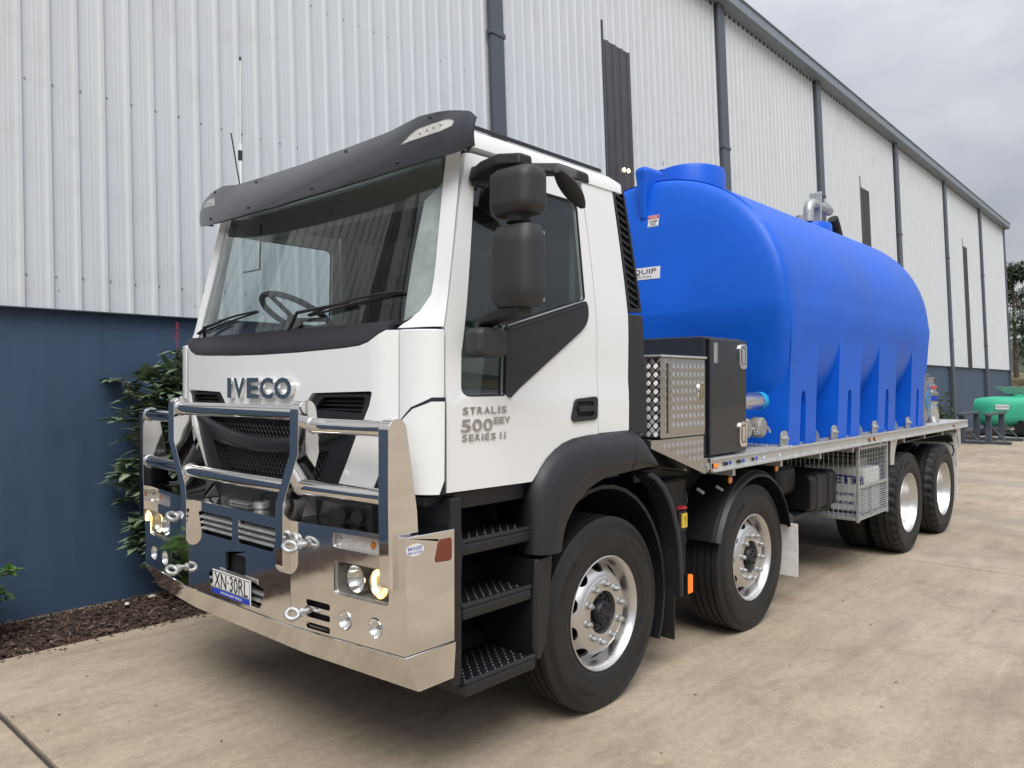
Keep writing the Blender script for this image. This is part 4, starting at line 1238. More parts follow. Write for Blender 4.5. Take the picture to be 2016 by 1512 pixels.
def bx_(a): return -1.515 + 0.065 * (a - 0.49) / 0.71
for s in (-1, 1):
    def FB(a, z, d, s=s): return (bx_(a) - d, s * (a + d * 0.09), z)
    ind = rect(0.775, 1.105, 1.042, 1.106, 0.022)
    hl = rect(0.782, 1.110, 0.848, 0.990, 0.026)
    fg = [oval(0.851, 0.747, 0.040, 0.040, 22), oval(1.033, 0.752, 0.040, 0.040, 22)]
    sls = [rect(0.600, 0.757, z, z + 0.027, 0.0125) for z in (0.671, 0.720, 0.769)]
    wing = panel('bumper_wing', [[(0.492, BZ0), (1.2, 0.668), (1.2, 1.130), (0.492, BZ1)], ind, hl] + fg + sls, FB, CH, truck, th=0.016, step=0, bevel=0.005, seg=3)
    panel('wing_backing', [(0.56, 0.672), (0.772, 0.672), (0.772, 0.81), (0.56, 0.81)], FB, M['dark'], wing, off=-0.035, th=0.004, step=0, bevel=0)
    x0, x1 = bx_(1.2), -1.186
    sm = rnd([(-1.297, 1.012), (-1.205, 1.005), (-1.205, 1.098), (-1.275, 1.098)], 0.014, 3)
    side = panel('bumper_side', [[(x0 + 0.004, 0.668), (x1, 0.668), (x1, 1.130), (x0 + 0.004, 1.130)], sm], flat_y(s * 1.2, s), CH, truck, th=0.014, step=0, bevel=0.004)
    lens = panel('side_marker', rnd([(a, b) for a, b in sm], 0), flat_y(s * 1.2, s), M['amber_dark'], side, off=0.004, th=0.02, step=0, bevel=0.004)
    # folded skirt
    q = MB()
    top = [(-1.515, 0.0, BZ0), (-1.515, s * 0.49, BZ0), (x0, s * 1.2, 0.667), (x1, s * 1.2, 0.667)]
    bot = [(-1.455, 0.0, 0.532), (-1.452, s * 0.53, 0.530), (-1.372, s * 1.188, 0.512), (x1, s * 1.188, 0.514)]
    q.add([(p[0], p[1], p[2] - 0.002) for p in top] + bot, [(0, 1, 5, 4), (1, 2, 6, 5), (2, 3, 7, 6)])
    sk = q.build('bumper_skirt', CH, truck, 0)
    so = sk.modifiers.new('thickness', 'SOLIDIFY'); so.thickness = 0.006; so.offset = 1 if s > 0 else 1
    # top ledge
    poly = [(-1.513, s * 0.0), (-1.513, s * 0.49), (x0 + 0.002, s * 1.198), (x1, s * 1.198), (x1, s * 1.04), (-1.29, s * 0.98), (-1.33, 0.0)]
    MB().prism(poly, 'z', BZ1 - 0.010, BZ1 + 0.001).build('bumper_ledge', CH, truck, 0, bevel=0.003)
    # indicator
    box_ = panel('indicator', rect(0.770, 1.110, 1.037, 1.111, 0.02), FB, M['lamp_white'], wing, off=-0.022, th=0.006, step=0, bevel=0)
    panel('indicator_lens', rect(0.774, 1.106, 1.041, 1.107, 0.022), FB, M['lens'], wing, off=-0.006, th=0.004, step=0, bevel=0)
    g = MB(); g.lathe([(1e-4, -0.012), (0.014, -0.008), (0.016, 0)], FB(1.0, 1.074, -0.026), 'x', 12); g.build('indicator_bulb', M['amber'], wing)
    g = MB(); g.lathe([(1e-4, -0.014), (0.011, -0.010), (0.013, 0)], FB(0.80, 1.080, -0.022), 'x', 12); g.build('indicator_bulb', M['reflector'], wing)
    # headlight: dark bowl, main reflector, burning position lamp
    panel('headlight_bowl', rect(0.778, 1.114, 0.844, 0.994, 0.02), FB, M['gloss_black'], wing, off=-0.075, th=0.006, step=0, bevel=0)
    panel('headlight_rim', [rect(0.776, 1.116, 0.842, 0.996, 0.03), rect(0.790, 1.102, 0.856, 0.982, 0.024)], FB, M['galv'], wing, off=-0.012, th=0.055, step=0, bevel=0.003)
    c = FB(0.900, 0.923, -0.068)
    g = MB(); g.lathe([(0.012, -0.004), (0.030, -0.010), (0.047, -0.028), (0.056, -0.050), (0.060, -0.050), (0.060, 0.0)], c, 'x', 28); g.build('headlight_reflector', M['reflector'], wing, 50)
    g = MB(); g.lathe([(1e-4, -0.030), (0.012, -0.026), (0.016, -0.006), (0.02, 0)], c, 'x', 14); g.build('headlight_bulb', M['lens'], wing, 50)
    c = FB(1.035, 0.921, -0.068)
    g = MB(); g.lathe([(1e-4, -0.004), (0.030, -0.010), (0.048, -0.028), (0.058, -0.046), (0.062, -0.046), (0.062, 0)], c, 'x', 28); g.build('position_reflector', M['bulb_glow'], wing, 50)
    pts = [(c[0] - 0.040, c[1] - s * 0.040 * math.cos(a), c[2] + 0.052 * math.sin(a)) for a in [R(-65 + 13 * k) for k in range(11)]]
    g = MB(); g.tube(pts, [0.002 + 0.0045 * math.sin(PI * k / 10) for k in range(11)], 8); g.build('position_lamp', M['bulb_warm'], wing, 60)
    panel('headlight_lens', rect(0.784, 1.108, 0.850, 0.988, 0.026), FB, M['lens'], wing, off=-0.006, th=0.005, step=0, bevel=0)
    for a in (0.851, 1.033):
        c = FB(a, 0.7495, -0.004)
        g = MB(); g.lathe([(0.006, 0.028), (0.020, 0.022), (0.034, 0.004), (0.0395, -0.006), (0.0395, 0.03)], c, 'x', 22); g.build('fog_lamp', M['reflector'], wing, 40)
        g = MB(); g.lathe([(1e-4, -0.016), (0.018, -0.013), (0.032, -0.006), (0.038, 0.0)], c, 'x', 22); g.build('fog_lens', M['lens'], wing, 60)
        g = MB(); g.lathe([(1e-4, 0.004), (0.008, 0.006), (0.010, 0.02)], c, 'x', 10); g.build('fog_bulb', M['galv'], wing, 60)
    # shackles
    for za, ya in ((1.030, 0.585), (0.742, 0.600)):
        p0 = Vector(FB(ya, za, 0.0)); n_ = Vector((-1, s * -0.25, -0.05)).normalized(); u_ = Vector((0, 0, 1)); r_ = n_.cross(u_).normalized(); u_ = r_.cross(n_)
        g = MB()
        g.tube([p0 + n_ * -0.02, p0 + n_ * 0.034], 0.013, 10); g.tube([p0 + n_ * 0.016, p0 + n_ * 0.030], 0.021, 12)
        c = p0 + n_ * 0.062
        g.tube([c + (n_ * math.cos(2 * PI * k / 18) + (r_ * 0.8 + u_ * 0.6) * math.sin(2 * PI * k / 18)) * 0.027 for k in range(18)], 0.0105, 8, closed=True)
        if za > 0.9:
            c2 = p0 + n_ * 0.02 + r_ * (-0.055 if s < 0 else 0.055) * -1 + u_ * 0.012
            g.tube([c2 + (r_ * math.cos(2 * PI * k / 16) + u_ * math.sin(2 * PI * k / 16)) * 0.024 for k in range(16)], 0.010, 8, closed=True)
            g.tube([p0 + n_ * 0.022, c2], 0.014, 8)
        g.build('shackle', M['galv'], truck, 50)
# oval maker's sticker
st_ = panel('sticker', oval(-1.400, 1.077, 0.046, 0.024, 24), flat_y(-1.2, -1), M['white_plain'], truck, off=0.0015, th=0.001, step=0, bevel=0)
fit_letter('sticker_text', 'BAR N LIGHT', M['print_blue'], st_, (-1.400, -1.2022, 1.084), (1, 0, 0), (0, 0, 1), 0.074, 0.014, 0.0006)
fit_letter('sticker_text', '0411 613 610', M['print_blue'], st_, (-1.400, -1.2022, 1.067), (1, 0, 0), (0, 0, 1), 0.070, 0.010, 0.0006)

# ---- number plate
plate = MB().box(-1.536, -1.531, -0.180, 0.190, 0.687, 0.805).build('number_plate', M['white_plain'], truck, 0, bevel=0.002)
MB().box(-1.5372, -1.5362, -0.177, 0.187, 0.689, 0.715).build('plate_strip', M['print_blue'], plate, 0)
fit_letter('plate_text', 'XN\u00b730RL', M['print_black'], plate, (-1.537, 0.005, 0.759), (0, -1, 0), (0, 0, 1), 0.325, 0.074, 0.001)
fit_letter('plate_text', 'NATIONAL HEAVY VEHICLE', M['white_plain'], plate, (-1.5378, 0.0, 0.702), (0, -1, 0), (0, 0, 1), 0.205, 0.011, 0.0006)
panel('plate_border', [rect(-0.176, 0.186, 0.7165, 0.801, 0.006), rect(-0.173, 0.183, 0.7195, 0.798, 0.005)], flat_x(-1.5365), M['print_black'], plate, th=0.0008, step=0, bevel=0)

# ---- bull bar
CT = M['chrome']
bull = empty_parent = None
# inner uprights lean in below the top tube; outer uprights taper
for s in (-1, 1):
    st3 = [(1.612, 0.565, 0.630, -1.562, -1.470), (1.43, 0.563, 0.628, -1.562, -1.456), (1.20, 0.440, 0.502, -1.558, -1.440), (1.12, 0.434, 0.496, -1.556, -1.460), (0.93, 0.434, 0.496, -1.556, -1.470)]
    loops = []
    for z, y0, y1, xf, xb in st3:
        loops.append([(xf, s * y0, z), (xb, s * y0, z), (xb, s * y1, z), (xf, s * y1, z)])
    topc = []
    for k in range(1, 7):
        a = R(15 * k); c = (-1.562 - 1.470) / 2
        topc.append([(c + (-1.562 - c) * math.cos(a), s * 0.565, 1.612 + 0.046 * math.sin(a)), (c + (-1.470 - c) * math.cos(a), s * 0.565, 1.612 + 0.046 * math.sin(a)), (c + (-1.470 - c) * math.cos(a), s * 0.630, 1.612 + 0.046 * math.sin(a)), (c + (-1.562 - c) * math.cos(a), s * 0.630, 1.612 + 0.046 * math.sin(a))])
    botc = []
    for k in range(1, 7):
        a = R(15 * k); c = (-1.556 - 1.470) / 2
        botc.append([(c + (xx - c) * math.cos(a), s * yy, 0.93 - 0.043 * math.sin(a)) for xx, yy in ((-1.556, 0.434), (-1.470, 0.434), (-1.470, 0.496), (-1.556, 0.496))])
    up = MB().loft(list(reversed(topc)) + loops + botc).build('bull_bar_upright', CT, truck, 30, bevel=0.005, seg=3)
    # welded brace plate behind it, down to the bumper
    MB().loft([[(-1.475, s * (y0 + 0.012), z), (xb, s * (y0 + 0.012), z), (xb, s * (y0 + 0.024), z), (-1.475, s * (y0 + 0.024), z)] for z, y0, xb in ((1.50, 0.585, -1.440), (1.30, 0.50, -1.415), (1.125, 0.445, -1.36))]).build('brace_plate', CT, up, 0, bevel=0.003)
    st2 = [(1.545, -1.502, -1.408), (1.222, -1.502, -1.356), (1.125, -1.500, -1.350), (1.124, -1.500, -1.424), (0.955, -1.498, -1.424)]
    loops = [[(xf, s * 1.101, z), (xb, s * 1.101, z), (xb, s * 1.162, z), (xf, s * 1.162, z)] for z, xf, xb in st2]
    topc = []
    for k in range(1, 7):
        a = R(15 * k); c = -1.455
        topc.append([(c + (xx - c) * math.cos(a), s * yy, 1.545 + 0.047 * math.sin(a)) for xx, yy in ((-1.502, 1.101), (-1.408, 1.101), (-1.408, 1.162), (-1.502, 1.162))])
    botc = []
    for k in range(1, 4):
        a = R(30 * k); c = -1.461
        botc.append([(c + (xx - c) * (1 - 0.35 * (1 - math.cos(a))), s * yy, 0.955 - 0.027 * math.sin(a)) for xx, yy in ((-1.498, 1.101), (-1.424, 1.101), (-1.424, 1.162), (-1.498, 1.162))])
    MB().loft(list(reversed(topc)) + loops + botc).build('bull_bar_upright', CT, truck, 30, bevel=0.005, seg=3)
    for z in (1.549, 1.277):
        y0 = 0.628 if z > 1.4 else 0.543
        tb = MB().tube([(-1.484 if z > 1.4 else -1.492, s * (y0 - 0.03), z), (-1.462, s * 1.105, z)], 0.0335, 24).build('bull_bar_tube', CT, truck, 60)
        g = MB(); g.tube([(-1.484 if z > 1.4 else -1.492, s * (y0 + 0.001), z), (-1.484 if z > 1.4 else -1.492, s * (y0 + 0.012), z)], [0.039, 0.034], 24); g.build('weld_bead', M['galv'], tb, 60)
        g = MB(); g.tube([(-1.463, s * 1.100, z), (-1.464, s * 1.090, z)], [0.039, 0.034], 24); g.build('weld_bead', M['galv'], tb, 60)
for z, yy, x in ((1.600, 0.575, -1.518), (1.272, 0.486, -1.512)):
    tb = MB().tube([(x, -yy, z), (x, yy, z)], 0.0345, 24).build('bull_bar_tube', CT, truck, 60)
    for s in (-1, 1):
        e_ = yy - 0.010
        g = MB(); g.tube([(x, s * e_, z), (x, s * (e_ - 0.012), z)], [0.040, 0.035], 24); g.build('weld_bead', M['galv'], tb, 60)
# clutter between bumper and grille
MB().box(-1.36, -1.10, -0.85, 0.85, 0.80, 1.215).build('front_crossmember', M['black'], truck, 0, bevel=0.02)
g = MB(); g.lathe([(1e-4, 0.035), (0.036, 0.035), (0.040, 0.030), (0.040, 0.012), (0.030, 0.0)], (-1.43, -0.10, 1.124), 'z', 18); g.build('filler_cap', M['galv'], truck, 40)
MB().tube([(-1.43, -0.10, 1.155), (-1.43, -0.10, 1.19), (-1.425, -0.13, 1.20)], 0.005, 6).build('cap_hook', M['black'], truck)
MB().box(-1.44, -1.40, 0.02, 0.20, 1.124, 1.136).build('hinge_plate', M['galv'], truck, 0, bevel=0.003)
for y in (-0.82, -0.70):
    MB().tube([(-1.40, y, 1.16), (-1.30, y + 0.04, 1.16)], 0.028, 12).build('hydraulic_fitting', M['black'], truck)

# ---- entry steps, mudguards of the first axle
PL = M['plastic']
for s in (-1, 1):
    def Q(a, b): return (min(s * a, s * b), max(s * a, s * b))
    y0, y1 = Q(0.72, 0.76)
    stepbox = MB().box(-1.165, -0.47, y0, y1, 0.44, 1.262).build('step_well', M['black'], truck, 0)
    y0, y1 = Q(0.76, 1.165)
    MB().box(-1.170, -1.108, y0, y1, 0.450, 1.250).build('well_side', PL, stepbox, 0, bevel=0.012)
    MB().prism([(-1.106, 1.185), (-0.64, 1.185), (-0.64, 1.264), (-1.106, 1.264)], 'y', *Q(0.76, 1.105)).build('well_top', PL, stepbox, 0, bevel=0.008)
    # front bracket strip beside the bumper
    MB().prism([(-1.182, 0.47), (-1.150, 0.47), (-1.110, 1.05), (-1.135, 1.245), (-1.182, 1.245)], 'y', *Q(1.150, 1.172)).build('bracket_strip', PL, stepbox, 0, bevel=0.004)
    for z, ya, yb, xr in ((1.045, 0.80, 1.150, -0.60), (0.775, 0.80, 1.165, -0.655), (0.452, 0.80, 1.180, -0.645)):
        y0, y1 = Q(ya, yb)
        tr = MB().box(-1.105, xr, y0, y1, z - 0.055, z).build('step', PL, stepbox, 0, bevel=0.014)
        g = MB()
        nx_, ny_ = 19, 11
        for i in range(nx_):
            for j in range(ny_):
                if (i + j) % 2: continue
                x = -1.085 + (xr + 1.065) * (i + random.uniform(-0.12, 0.12)) / (nx_ - 1); y = s * lerp(ya + 0.06, yb - 0.02, j / (ny_ - 1))
                r_ = 0.0085
                g.add([(x - r_, y, z - 0.001), (x, y - r_, z - 0.001), (x + r_, y, z - 0.001), (x, y + r_, z - 0.001), (x, y, z + 0.0065)], [(0, 1, 4), (1, 2, 4), (2, 3, 4), (3, 0, 4)])
        g.build('tread_studs', PL, tr, 0, kind='stuff')
        MB().prism([(s * (yb - 0.035), z - 0.001), (s * (yb - 0.012), z + 0.018), (s * (yb - 0.002), z + 0.010), (s * yb, z - 0.001)], 'x', -1.104, xr).build('step_nosing', PL, tr, 0, bevel=0.003)
        MB().prism([(s * (ya + 0.0), z), (s * (ya + 0.05), z), (s * (ya + 0.01), z + 0.06), (s * (ya + 0.0), z + 0.06)], 'x', -1.103, xr).build('step_kick', PL, tr, 0)
    # lower rear cover of the steps
    MB().loft([[(x0_, s * 0.80, z), (x1_, s * 0.80, z), (x1_, s * 1.10, z), (x1_ - 0.03, s * 1.172, z), (x0_ + 0.012, s * 1.178, z), (x0_, s * 1.165, z)] for z, x0_, x1_ in ((0.905, -0.638, -0.485), (0.70, -0.652, -0.505), (0.50, -0.655, -0.535), (0.435, -0.64, -0.57))]).build('step_cover', PL, stepbox, 40, bevel=0.006)
    # flared arch over the first axle
    out = [(-0.655, 0.925), (-0.652, 1.10), (-0.648, 1.20), (-0.628, 1.278), (-0.585, 1.333), (-0.538, 1.375), (-0.475, 1.414), (-0.40, 1.444), (-0.31, 1.460), (-0.20, 1.470), (0.0, 1.474), (0.17, 1.474)]
    inn = [(-0.490, 0.925), (-0.478, 0.99), (-0.455, 1.050), (-0.420, 1.095), (-0.380, 1.135), (-0.330, 1.170), (-0.275, 1.200), (-0.215, 1.222), (-0.15, 1.240), (-0.08, 1.250), (0.03, 1.254), (0.11, 1.258)]
    def arch_loop(o_, i_):
        ox, oz = o_; ix, iz = i_
        def mid(t): return (lerp(ox, ix, t), lerp(oz, iz, t))
        L = [(ox, s * 1.135, oz)]
        for t, y in ((0.04, 1.165), (0.16, 1.195), (0.35, 1.218), (0.62, 1.228), (0.78, 1.226), (0.82, 1.218), (1.0, 1.210)):
            a, b = mid(t); L.append((a, s * y, b))
        L += [(ix, s * 1.20, iz + 0.0), (ix - 0.01, s * 0.88, iz + 0.012), (ix - 0.02, s * 0.88, iz + 0.03), (ox + 0.01, s * 1.10, oz - 0.01)]
        return L
    arch = MB().loft([arch_loop(a, b) for a, b in zip(out, inn)]).build('wheel_arch', M['plastic_grey'], truck, 40, bevel=0.004)
    o2 = [(0.176, 1.474), (0.24, 1.455), (0.285, 1.42), (0.345, 1.34), (0.362, 1.272)]
    i2 = [(0.116, 1.258), (0.17, 1.262), (0.22, 1.264), (0.30, 1.266), (0.345, 1.266)]
    MB().loft([arch_loop(a, b) for a, b in zip(o2, i2)]).build('arch_extension', M['plastic_grey'], truck, 40, bevel=0.004)
    # inner liner and the strip behind the wheel
    L = []
    for k in range(19):
        a = R(165 - 190 * k / 18)
        L.append([(0.60 * math.cos(a) * 1.02, s * 0.66, 0.505 + 0.66 * math.sin(a)), (0.60 * math.cos(a) * 1.02, s * 1.10, 0.505 + 0.66 * math.sin(a)), (0.62 * math.cos(a) * 1.02, s * 1.10, 0.505 + 0.68 * math.sin(a)), (0.62 * math.cos(a) * 1.02, s * 0.66, 0.505 + 0.68 * math.sin(a))])
    MB().loft(L).build('arch_liner', M['black'], truck, 40)
    gd = [(0.33, 1.215), (0.42, 1.175), (0.50, 1.115), (0.56, 1.045), (0.61, 0.96), (0.655, 0.85), (0.685, 0.73), (0.70, 0.60), (0.705, 0.45)]
    L = []
    for k, (x, z) in enumerate(gd):
        w = 0.055 - 0.002 * k
        L.append([(x, s * 1.05, z), (x, s * 1.160, z), (x + 0.012, s * 1.168, z + 0.004), (x + w, s * 1.158, z + 0.012 * (k < 6)), (x + w, s * 1.05, z + 0.012 * (k < 6))])
    MB().loft(L).build('guard_strip', M['plastic_grey'], truck, 40, bevel=0.004)
    MB().loft([[(x, s * 0.80, z), (x + 0.012, s * 0.80, z), (x + 0.012, s * 1.12, z), (x, s * 1.12, z)] for x, z in ((0.675, 0.80), (0.70, 0.50), (0.695, 0.19))]).build('mud_flap', M['rubber'], truck, 0)

# ---- wheels
WR = 0.512
def tyre_prof(w, R_, rib=True):
    hw = w / 2
    P = [(0.292, -hw * 0.78), (0.300, -hw * 0.86), (0.335, -hw * 0.93), (0.385, -hw * 1.0), (0.425, -hw * 0.995), (0.462, -hw * 0.96), (0.486, -hw * 0.915), (R_ - 0.012, -hw * 0.87), (R_ - 0.002, -hw * 0.82)]
    G = []
    if rib:
        for c in (-0.52, -0.18, 0.18, 0.52):
            G += [(R_, hw * (c - 0.042)), (R_ - 0.014, hw * (c - 0.034)), (R_ - 0.014, hw * (c + 0.034)), (R_, hw * (c + 0.042))]
    else:
        G = [(R_, -hw * 0.6), (R_, -hw * 0.3), (R_ - 0.016, -hw * 0.28), (R_ - 0.016, -hw * 0.22), (R_, -hw * 0.2), (R_, hw * 0.2), (R_ - 0.016, hw * 0.22), (R_ - 0.016, hw * 0.28), (R_, hw * 0.3), (R_, hw * 0.6)]
    return P + G + [(a, -b) for a, b in reversed(P)]

def tyre_mesh(w, drive):
    g = MB()
    seg = 136 if drive else 72
    prof_ = tyre_prof(w, WR, not drive)
    g.lathe(prof_, (0, 0, 0), 'y', seg)
    m = len(prof_)
    if drive:       # open shoulder lugs
        hw = w / 2
        for j in range(seg):
            if (j // 2) % 2 == 0: continue
            for i, (r_, h) in enumerate(prof_):
                if r_ > WR - 0.03 and abs(h) > hw * 0.55:
                    x, y, z = g.v[j * m + i]; k = (r_ - 0.021) / r_
                    g.v[j * m + i] = (x * k, y, z * k)
    for a0 in (0.5, 2.3, 3.9, 5.5):       # worn raised marks, too faint to read
        for q in range(9):
            a = a0 + q * 0.062; hh = (w / 2) * 0.997
            for da, r0, r1 in ((0.0, 0.404, 0.428), (0.018, 0.404 + 0.006 * (q % 3), 0.428), (0.034, 0.404, 0.428 - 0.008 * (q % 2))):
                L = [((r_) * math.cos(a + da + db), (r_) * math.sin(a + da + db)) for r_, db in ((r0, -0.004), (r1, -0.004), (r1, 0.004), (r0, 0.004))]
                for sg in (-1, 1):
                    lo = hh * sg * 0.99; hi = (hh + 0.0012) * sg
                    g.add([(x, lo, z) for x, z in L] + [(x, hi, z) for x, z in L], [(4, 5, 6, 7), (0, 1, 5, 4), (1, 2, 6, 5), (2, 3, 7, 6), (3, 0, 4, 7)])
    for k in (0.352, 0.447, 0.455, 0.463, 0.471, 0.479):       # fine rings on the sidewall
        for sg in (-1, 1):
            hh = (w / 2) * (0.955 if k < 0.4 else interp(k, [(0.425, 0.995), (0.462, 0.96), (0.486, 0.915)]))
            g.lathe([(k - 0.0035, hh * sg), (k, (hh + 0.0025) * sg), (k + 0.0035, hh * sg)], (0, 0, 0), 'y', 72)
    me = g.mesh('tyre', 40); me.materials.append(M['rubber'])
    return me
ty_steer = tyre_mesh(0.285, False); ty_drive = tyre_mesh(0.272, True)

# steer rim: turned face stands out, ten hand holes, ten nuts (outer side towards -y in its own frame)
def rim_profile(t):      # cone between the lip and the nut flange: radius, depth (outward negative y)
    return lerp(0.272, 0.190, t), lerp(-0.040, -0.108, smooth01(t * 0.98) ** 0.8)
def FR(a, t, d):
    r_, h = rim_profile(t)
    return ((r_ + d * 0.45) * math.cos(a), h - d, (r_ + d * 0.45) * math.sin(a))
def lathe_obj(name, prof_, m, parent, seg=48, smooth=40):
    g = MB(); g.lathe(prof_, (0, 0, 0), 'y', seg); return g.build(name, m, parent, smooth)

def make_steer_wheel():
    root = empty('wheel_proto')
    ty = link(bpy.data.objects.new('tyre', ty_steer), root)
    rim = lathe_obj('rim', [(0.262, 0.10), (0.268, -0.035), (0.274, -0.085), (0.284, -0.118), (0.298, -0.131), (0.303, -0.128), (0.301, -0.112), (0.296, -0.09)], M['alu_rim'], root)
    holes = [oval(2 * PI * (k + 0.5) / 10, 0.42, 0.175, 0.30, 18) for k in range(10)]
    panel('rim_disc', [[(0, 0), (2 * PI, 0), (2 * PI, 1), (0, 1)]] + holes, FR, M['alu_rim'], rim, th=0.014, step=PI / 20, step_b=0.2, bevel=0.003)
    lathe_obj('nut_flange', [(0.190, -0.108), (0.184, -0.1125), (0.178, -0.1145), (0.122, -0.1145), (0.114, -0.112), (0.111, -0.098), (0.111, -0.06)], M['alu_rim'], rim)
    nm = MB()
    nm.lathe([(0.0205, 0.0), (0.0205, -0.005), (0.019, -0.0065)], (0, 0, 0), 'y', 14)
    nm.lathe([(0.0155, -0.005), (0.0155, -0.028), (0.0135, -0.031), (0.008, -0.0315), (0.0078, -0.038), (1e-4, -0.0385)], (0, 0, 0), 'y', 6)
    nme = nm.mesh('nut', 30); nme.materials.append(M['galv'])
    for k in range(10):
        a = 2 * PI * k / 10 + 0.2
        o = link(bpy.data.objects.new('wheel_nut', nme), rim); o.location = (0.152 * math.cos(a), -0.1145, 0.152 * math.sin(a))
    hub = lathe_obj('hub', [(0.112, -0.02), (0.108, -0.072), (0.098, -0.080), (0.066, -0.082), (0.062, -0.118), (0.055, -0.126), (0.030, -0.128), (1e-4, -0.128)], M['black'], root)
    hm = MB(); hm.lathe([(0.008, 0), (0.008, -0.011), (1e-4, -0.011)], (0, 0, 0), 'y', 6)
    hme = hm.mesh('hub_bolt', 30); hme.materials.append(M['plastic_grey'])
    for k in range(10):
        a = 2 * PI * k / 10
        o = link(bpy.data.objects.new('hub_bolt', hme), hub); o.location = (0.084 * math.cos(a), -0.080, 0.084 * math.sin(a))
    for k in range(5):
        a = 2 * PI * k / 5 + 0.3
        o = link(bpy.data.objects.new('hub_bolt', hme), hub); o.location = (0.043 * math.cos(a), -0.127, 0.043 * math.sin(a))
    lathe_obj('brake_drum', [(0.225, 0.11), (0.235, 0.0), (0.215, -0.03), (0.12, -0.035)], M['black'], root, 32)
    return root

def make_drive_wheel():
    root = empty('wheel_proto')
    for y in (-0.0, 0.325):
        t = link(bpy.data.objects.new('tyre', ty_drive), root); t.location.y = y
    rim = lathe_obj('rim', [(0.299, -0.085), (0.303, -0.118), (0.301, -0.127), (0.294, -0.127), (0.284, -0.112), (0.276, -0.09), (0.268, -0.06), (0.264, -0.052), (0.262, 0.055), (0.252, 0.068), (0.248, 0.135), (0.236, 0.150)], M['alu_rim'], root, 56)
    def FD(a, t, d):
        r_, h = lerp(0.238, 0.165, t), lerp(0.150, 0.172, t)
        return (r_ * math.cos(a), h - d, r_ * math.sin(a))
    holes = [oval(2 * PI * (k + 0.5) / 10, 0.42, 0.11, 0.24, 14) for k in range(10)]
    panel('rim_disc', [[(0, 0), (2 * PI, 0), (2 * PI, 1), (0, 1)]] + holes, FD, M['alu_rim'], rim, th=0.012, step=PI / 16, step_b=0.3, bevel=0.002)
    lathe_obj('nut_flange', [(0.166, 0.172), (0.160, 0.168), (0.105, 0.168), (0.105, 0.20)], M['alu_rim'], rim, 40)
    nm = MB(); nm.lathe([(0.0145, 0.0), (0.0145, -0.028), (1e-4, -0.03)], (0, 0, 0), 'y', 6)
    nme = nm.mesh('nut', 30); nme.materials.append(M['galv'])
    for k in range(10):
        a = 2 * PI * k / 10
        o = link(bpy.data.objects.new('wheel_nut', nme), rim); o.location = (0.142 * math.cos(a), 0.168, 0.142 * math.sin(a))
    lathe_obj('hub', [(0.104, 0.20), (0.102, 0.10), (0.094, 0.08), (0.05, 0.072), (1e-4, 0.070)], M['black'], root, 32)
    lathe_obj('inner_rim', [(0.299, 0.20), (0.270, 0.24), (0.262, 0.36), (0.299, 0.45)], M['galv'], root, 40)
    lathe_obj('brake_drum', [(0.22, 0.13), (0.24, 0.2), (0.24, 0.46), (0.10, 0.47)], M['black'], root, 32)
    return root

ps, pd = make_steer_wheel(), make_drive_wheel()
AXLES = [(0.0, 'steer', 1.130), (1.777, 'steer', 1.130), (5.195, 'drive', 1.222), (6.565, 'drive', 1.222)]
def flatten_wheel(proto, x, s, yo, w, rot):
    """the wheel as a part of the truck: the tyre is the part, everything else its sub-part"""
    off = Matrix.Translation((x, s * (yo - w / 2), WR - 0.008)) @ Matrix.Rotation(0 if s < 0 else PI, 4, 'Z') @ Matrix.Rotation(rot, 4, 'Y')
    carrier = bpy.data.objects.new('wheel', None); link(carrier, truck); carrier.empty_display_size = 0.1
    carrier.matrix_world = off
    def rec(o, base):
        for ch in o.children:
            c = ch.copy(); link(c); c.parent = carrier
            c.matrix_basis = base @ ch.matrix_basis
            rec(ch, base @ ch.matrix_basis)
    rec(proto, Matrix.Identity(4))
for i, (x, kind_, yo) in enumerate(AXLES):
    for s in (-1, 1):
        flatten_wheel(ps if kind_ == 'steer' else pd, x, s, yo, 0.285 if kind_ == 'steer' else 0.272, 0.35 * i + (0.12 if s > 0 else 0))
def kill(o):
    for ch in list(o.children): kill(ch)
    bpy.data.objects.remove(o)
kill(ps); kill(pd)

# ---- chassis
for s in (-1, 1):
    MB().prism([(s * 0.36, 0.86), (s * 0.44, 0.86), (s * 0.44, 0.868), (s * 0.372, 0.868), (s * 0.372, 1.112), (s * 0.44, 1.112), (s * 0.44, 1.12), (s * 0.36, 1.12)], 'x', -1.2, 7.45).build('chassis_rail', M['black'], truck, 0)
for x, *_ in AXLES:
    MB().tube([(x, -0.80, 0.47), (x, -0.3, 0.43), (x, 0.3, 0.43), (x, 0.80, 0.47)], 0.07, 10).build('axle', M['black'], truck)
for x in (5.195, 6.565):
    g = MB(); g.lathe([(1e-4, -0.2), (0.14, -0.16), (0.2, 0), (0.14, 0.16), (1e-4, 0.2)], (x, 0, 0.46), 'x', 16); g.build('differential', M['black'], truck)
for s in (-1, 1):
    for x in (0.0, 1.777):
        MB().loft([[(x + dx, s * 0.42, z), (x + dx, s * 0.50, z), (x + dx, s * 0.50, z + 0.06), (x + dx, s * 0.42, z + 0.06)] for dx, z in ((-0.8, 0.78), (-0.4, 0.58), (0, 0.52), (0.4, 0.58), (0.8, 0.78))]).build('leaf_spring', M['black'], truck, 0)
MB().box(-1.05, 0.9, -0.34, 0.34, 0.50, 1.15).build('engine', M['black'], truck, 0, bevel=0.05)
MB().box(0.9, 2.1, -0.22, 0.22, 0.55, 0.95).build('gearbox', M['black'], truck, 0, bevel=0.05)
MB().tube([(2.1, 0, 0.75), (5.0, 0, 0.55)], 0.06, 10).build('propshaft', M['black'], truck)
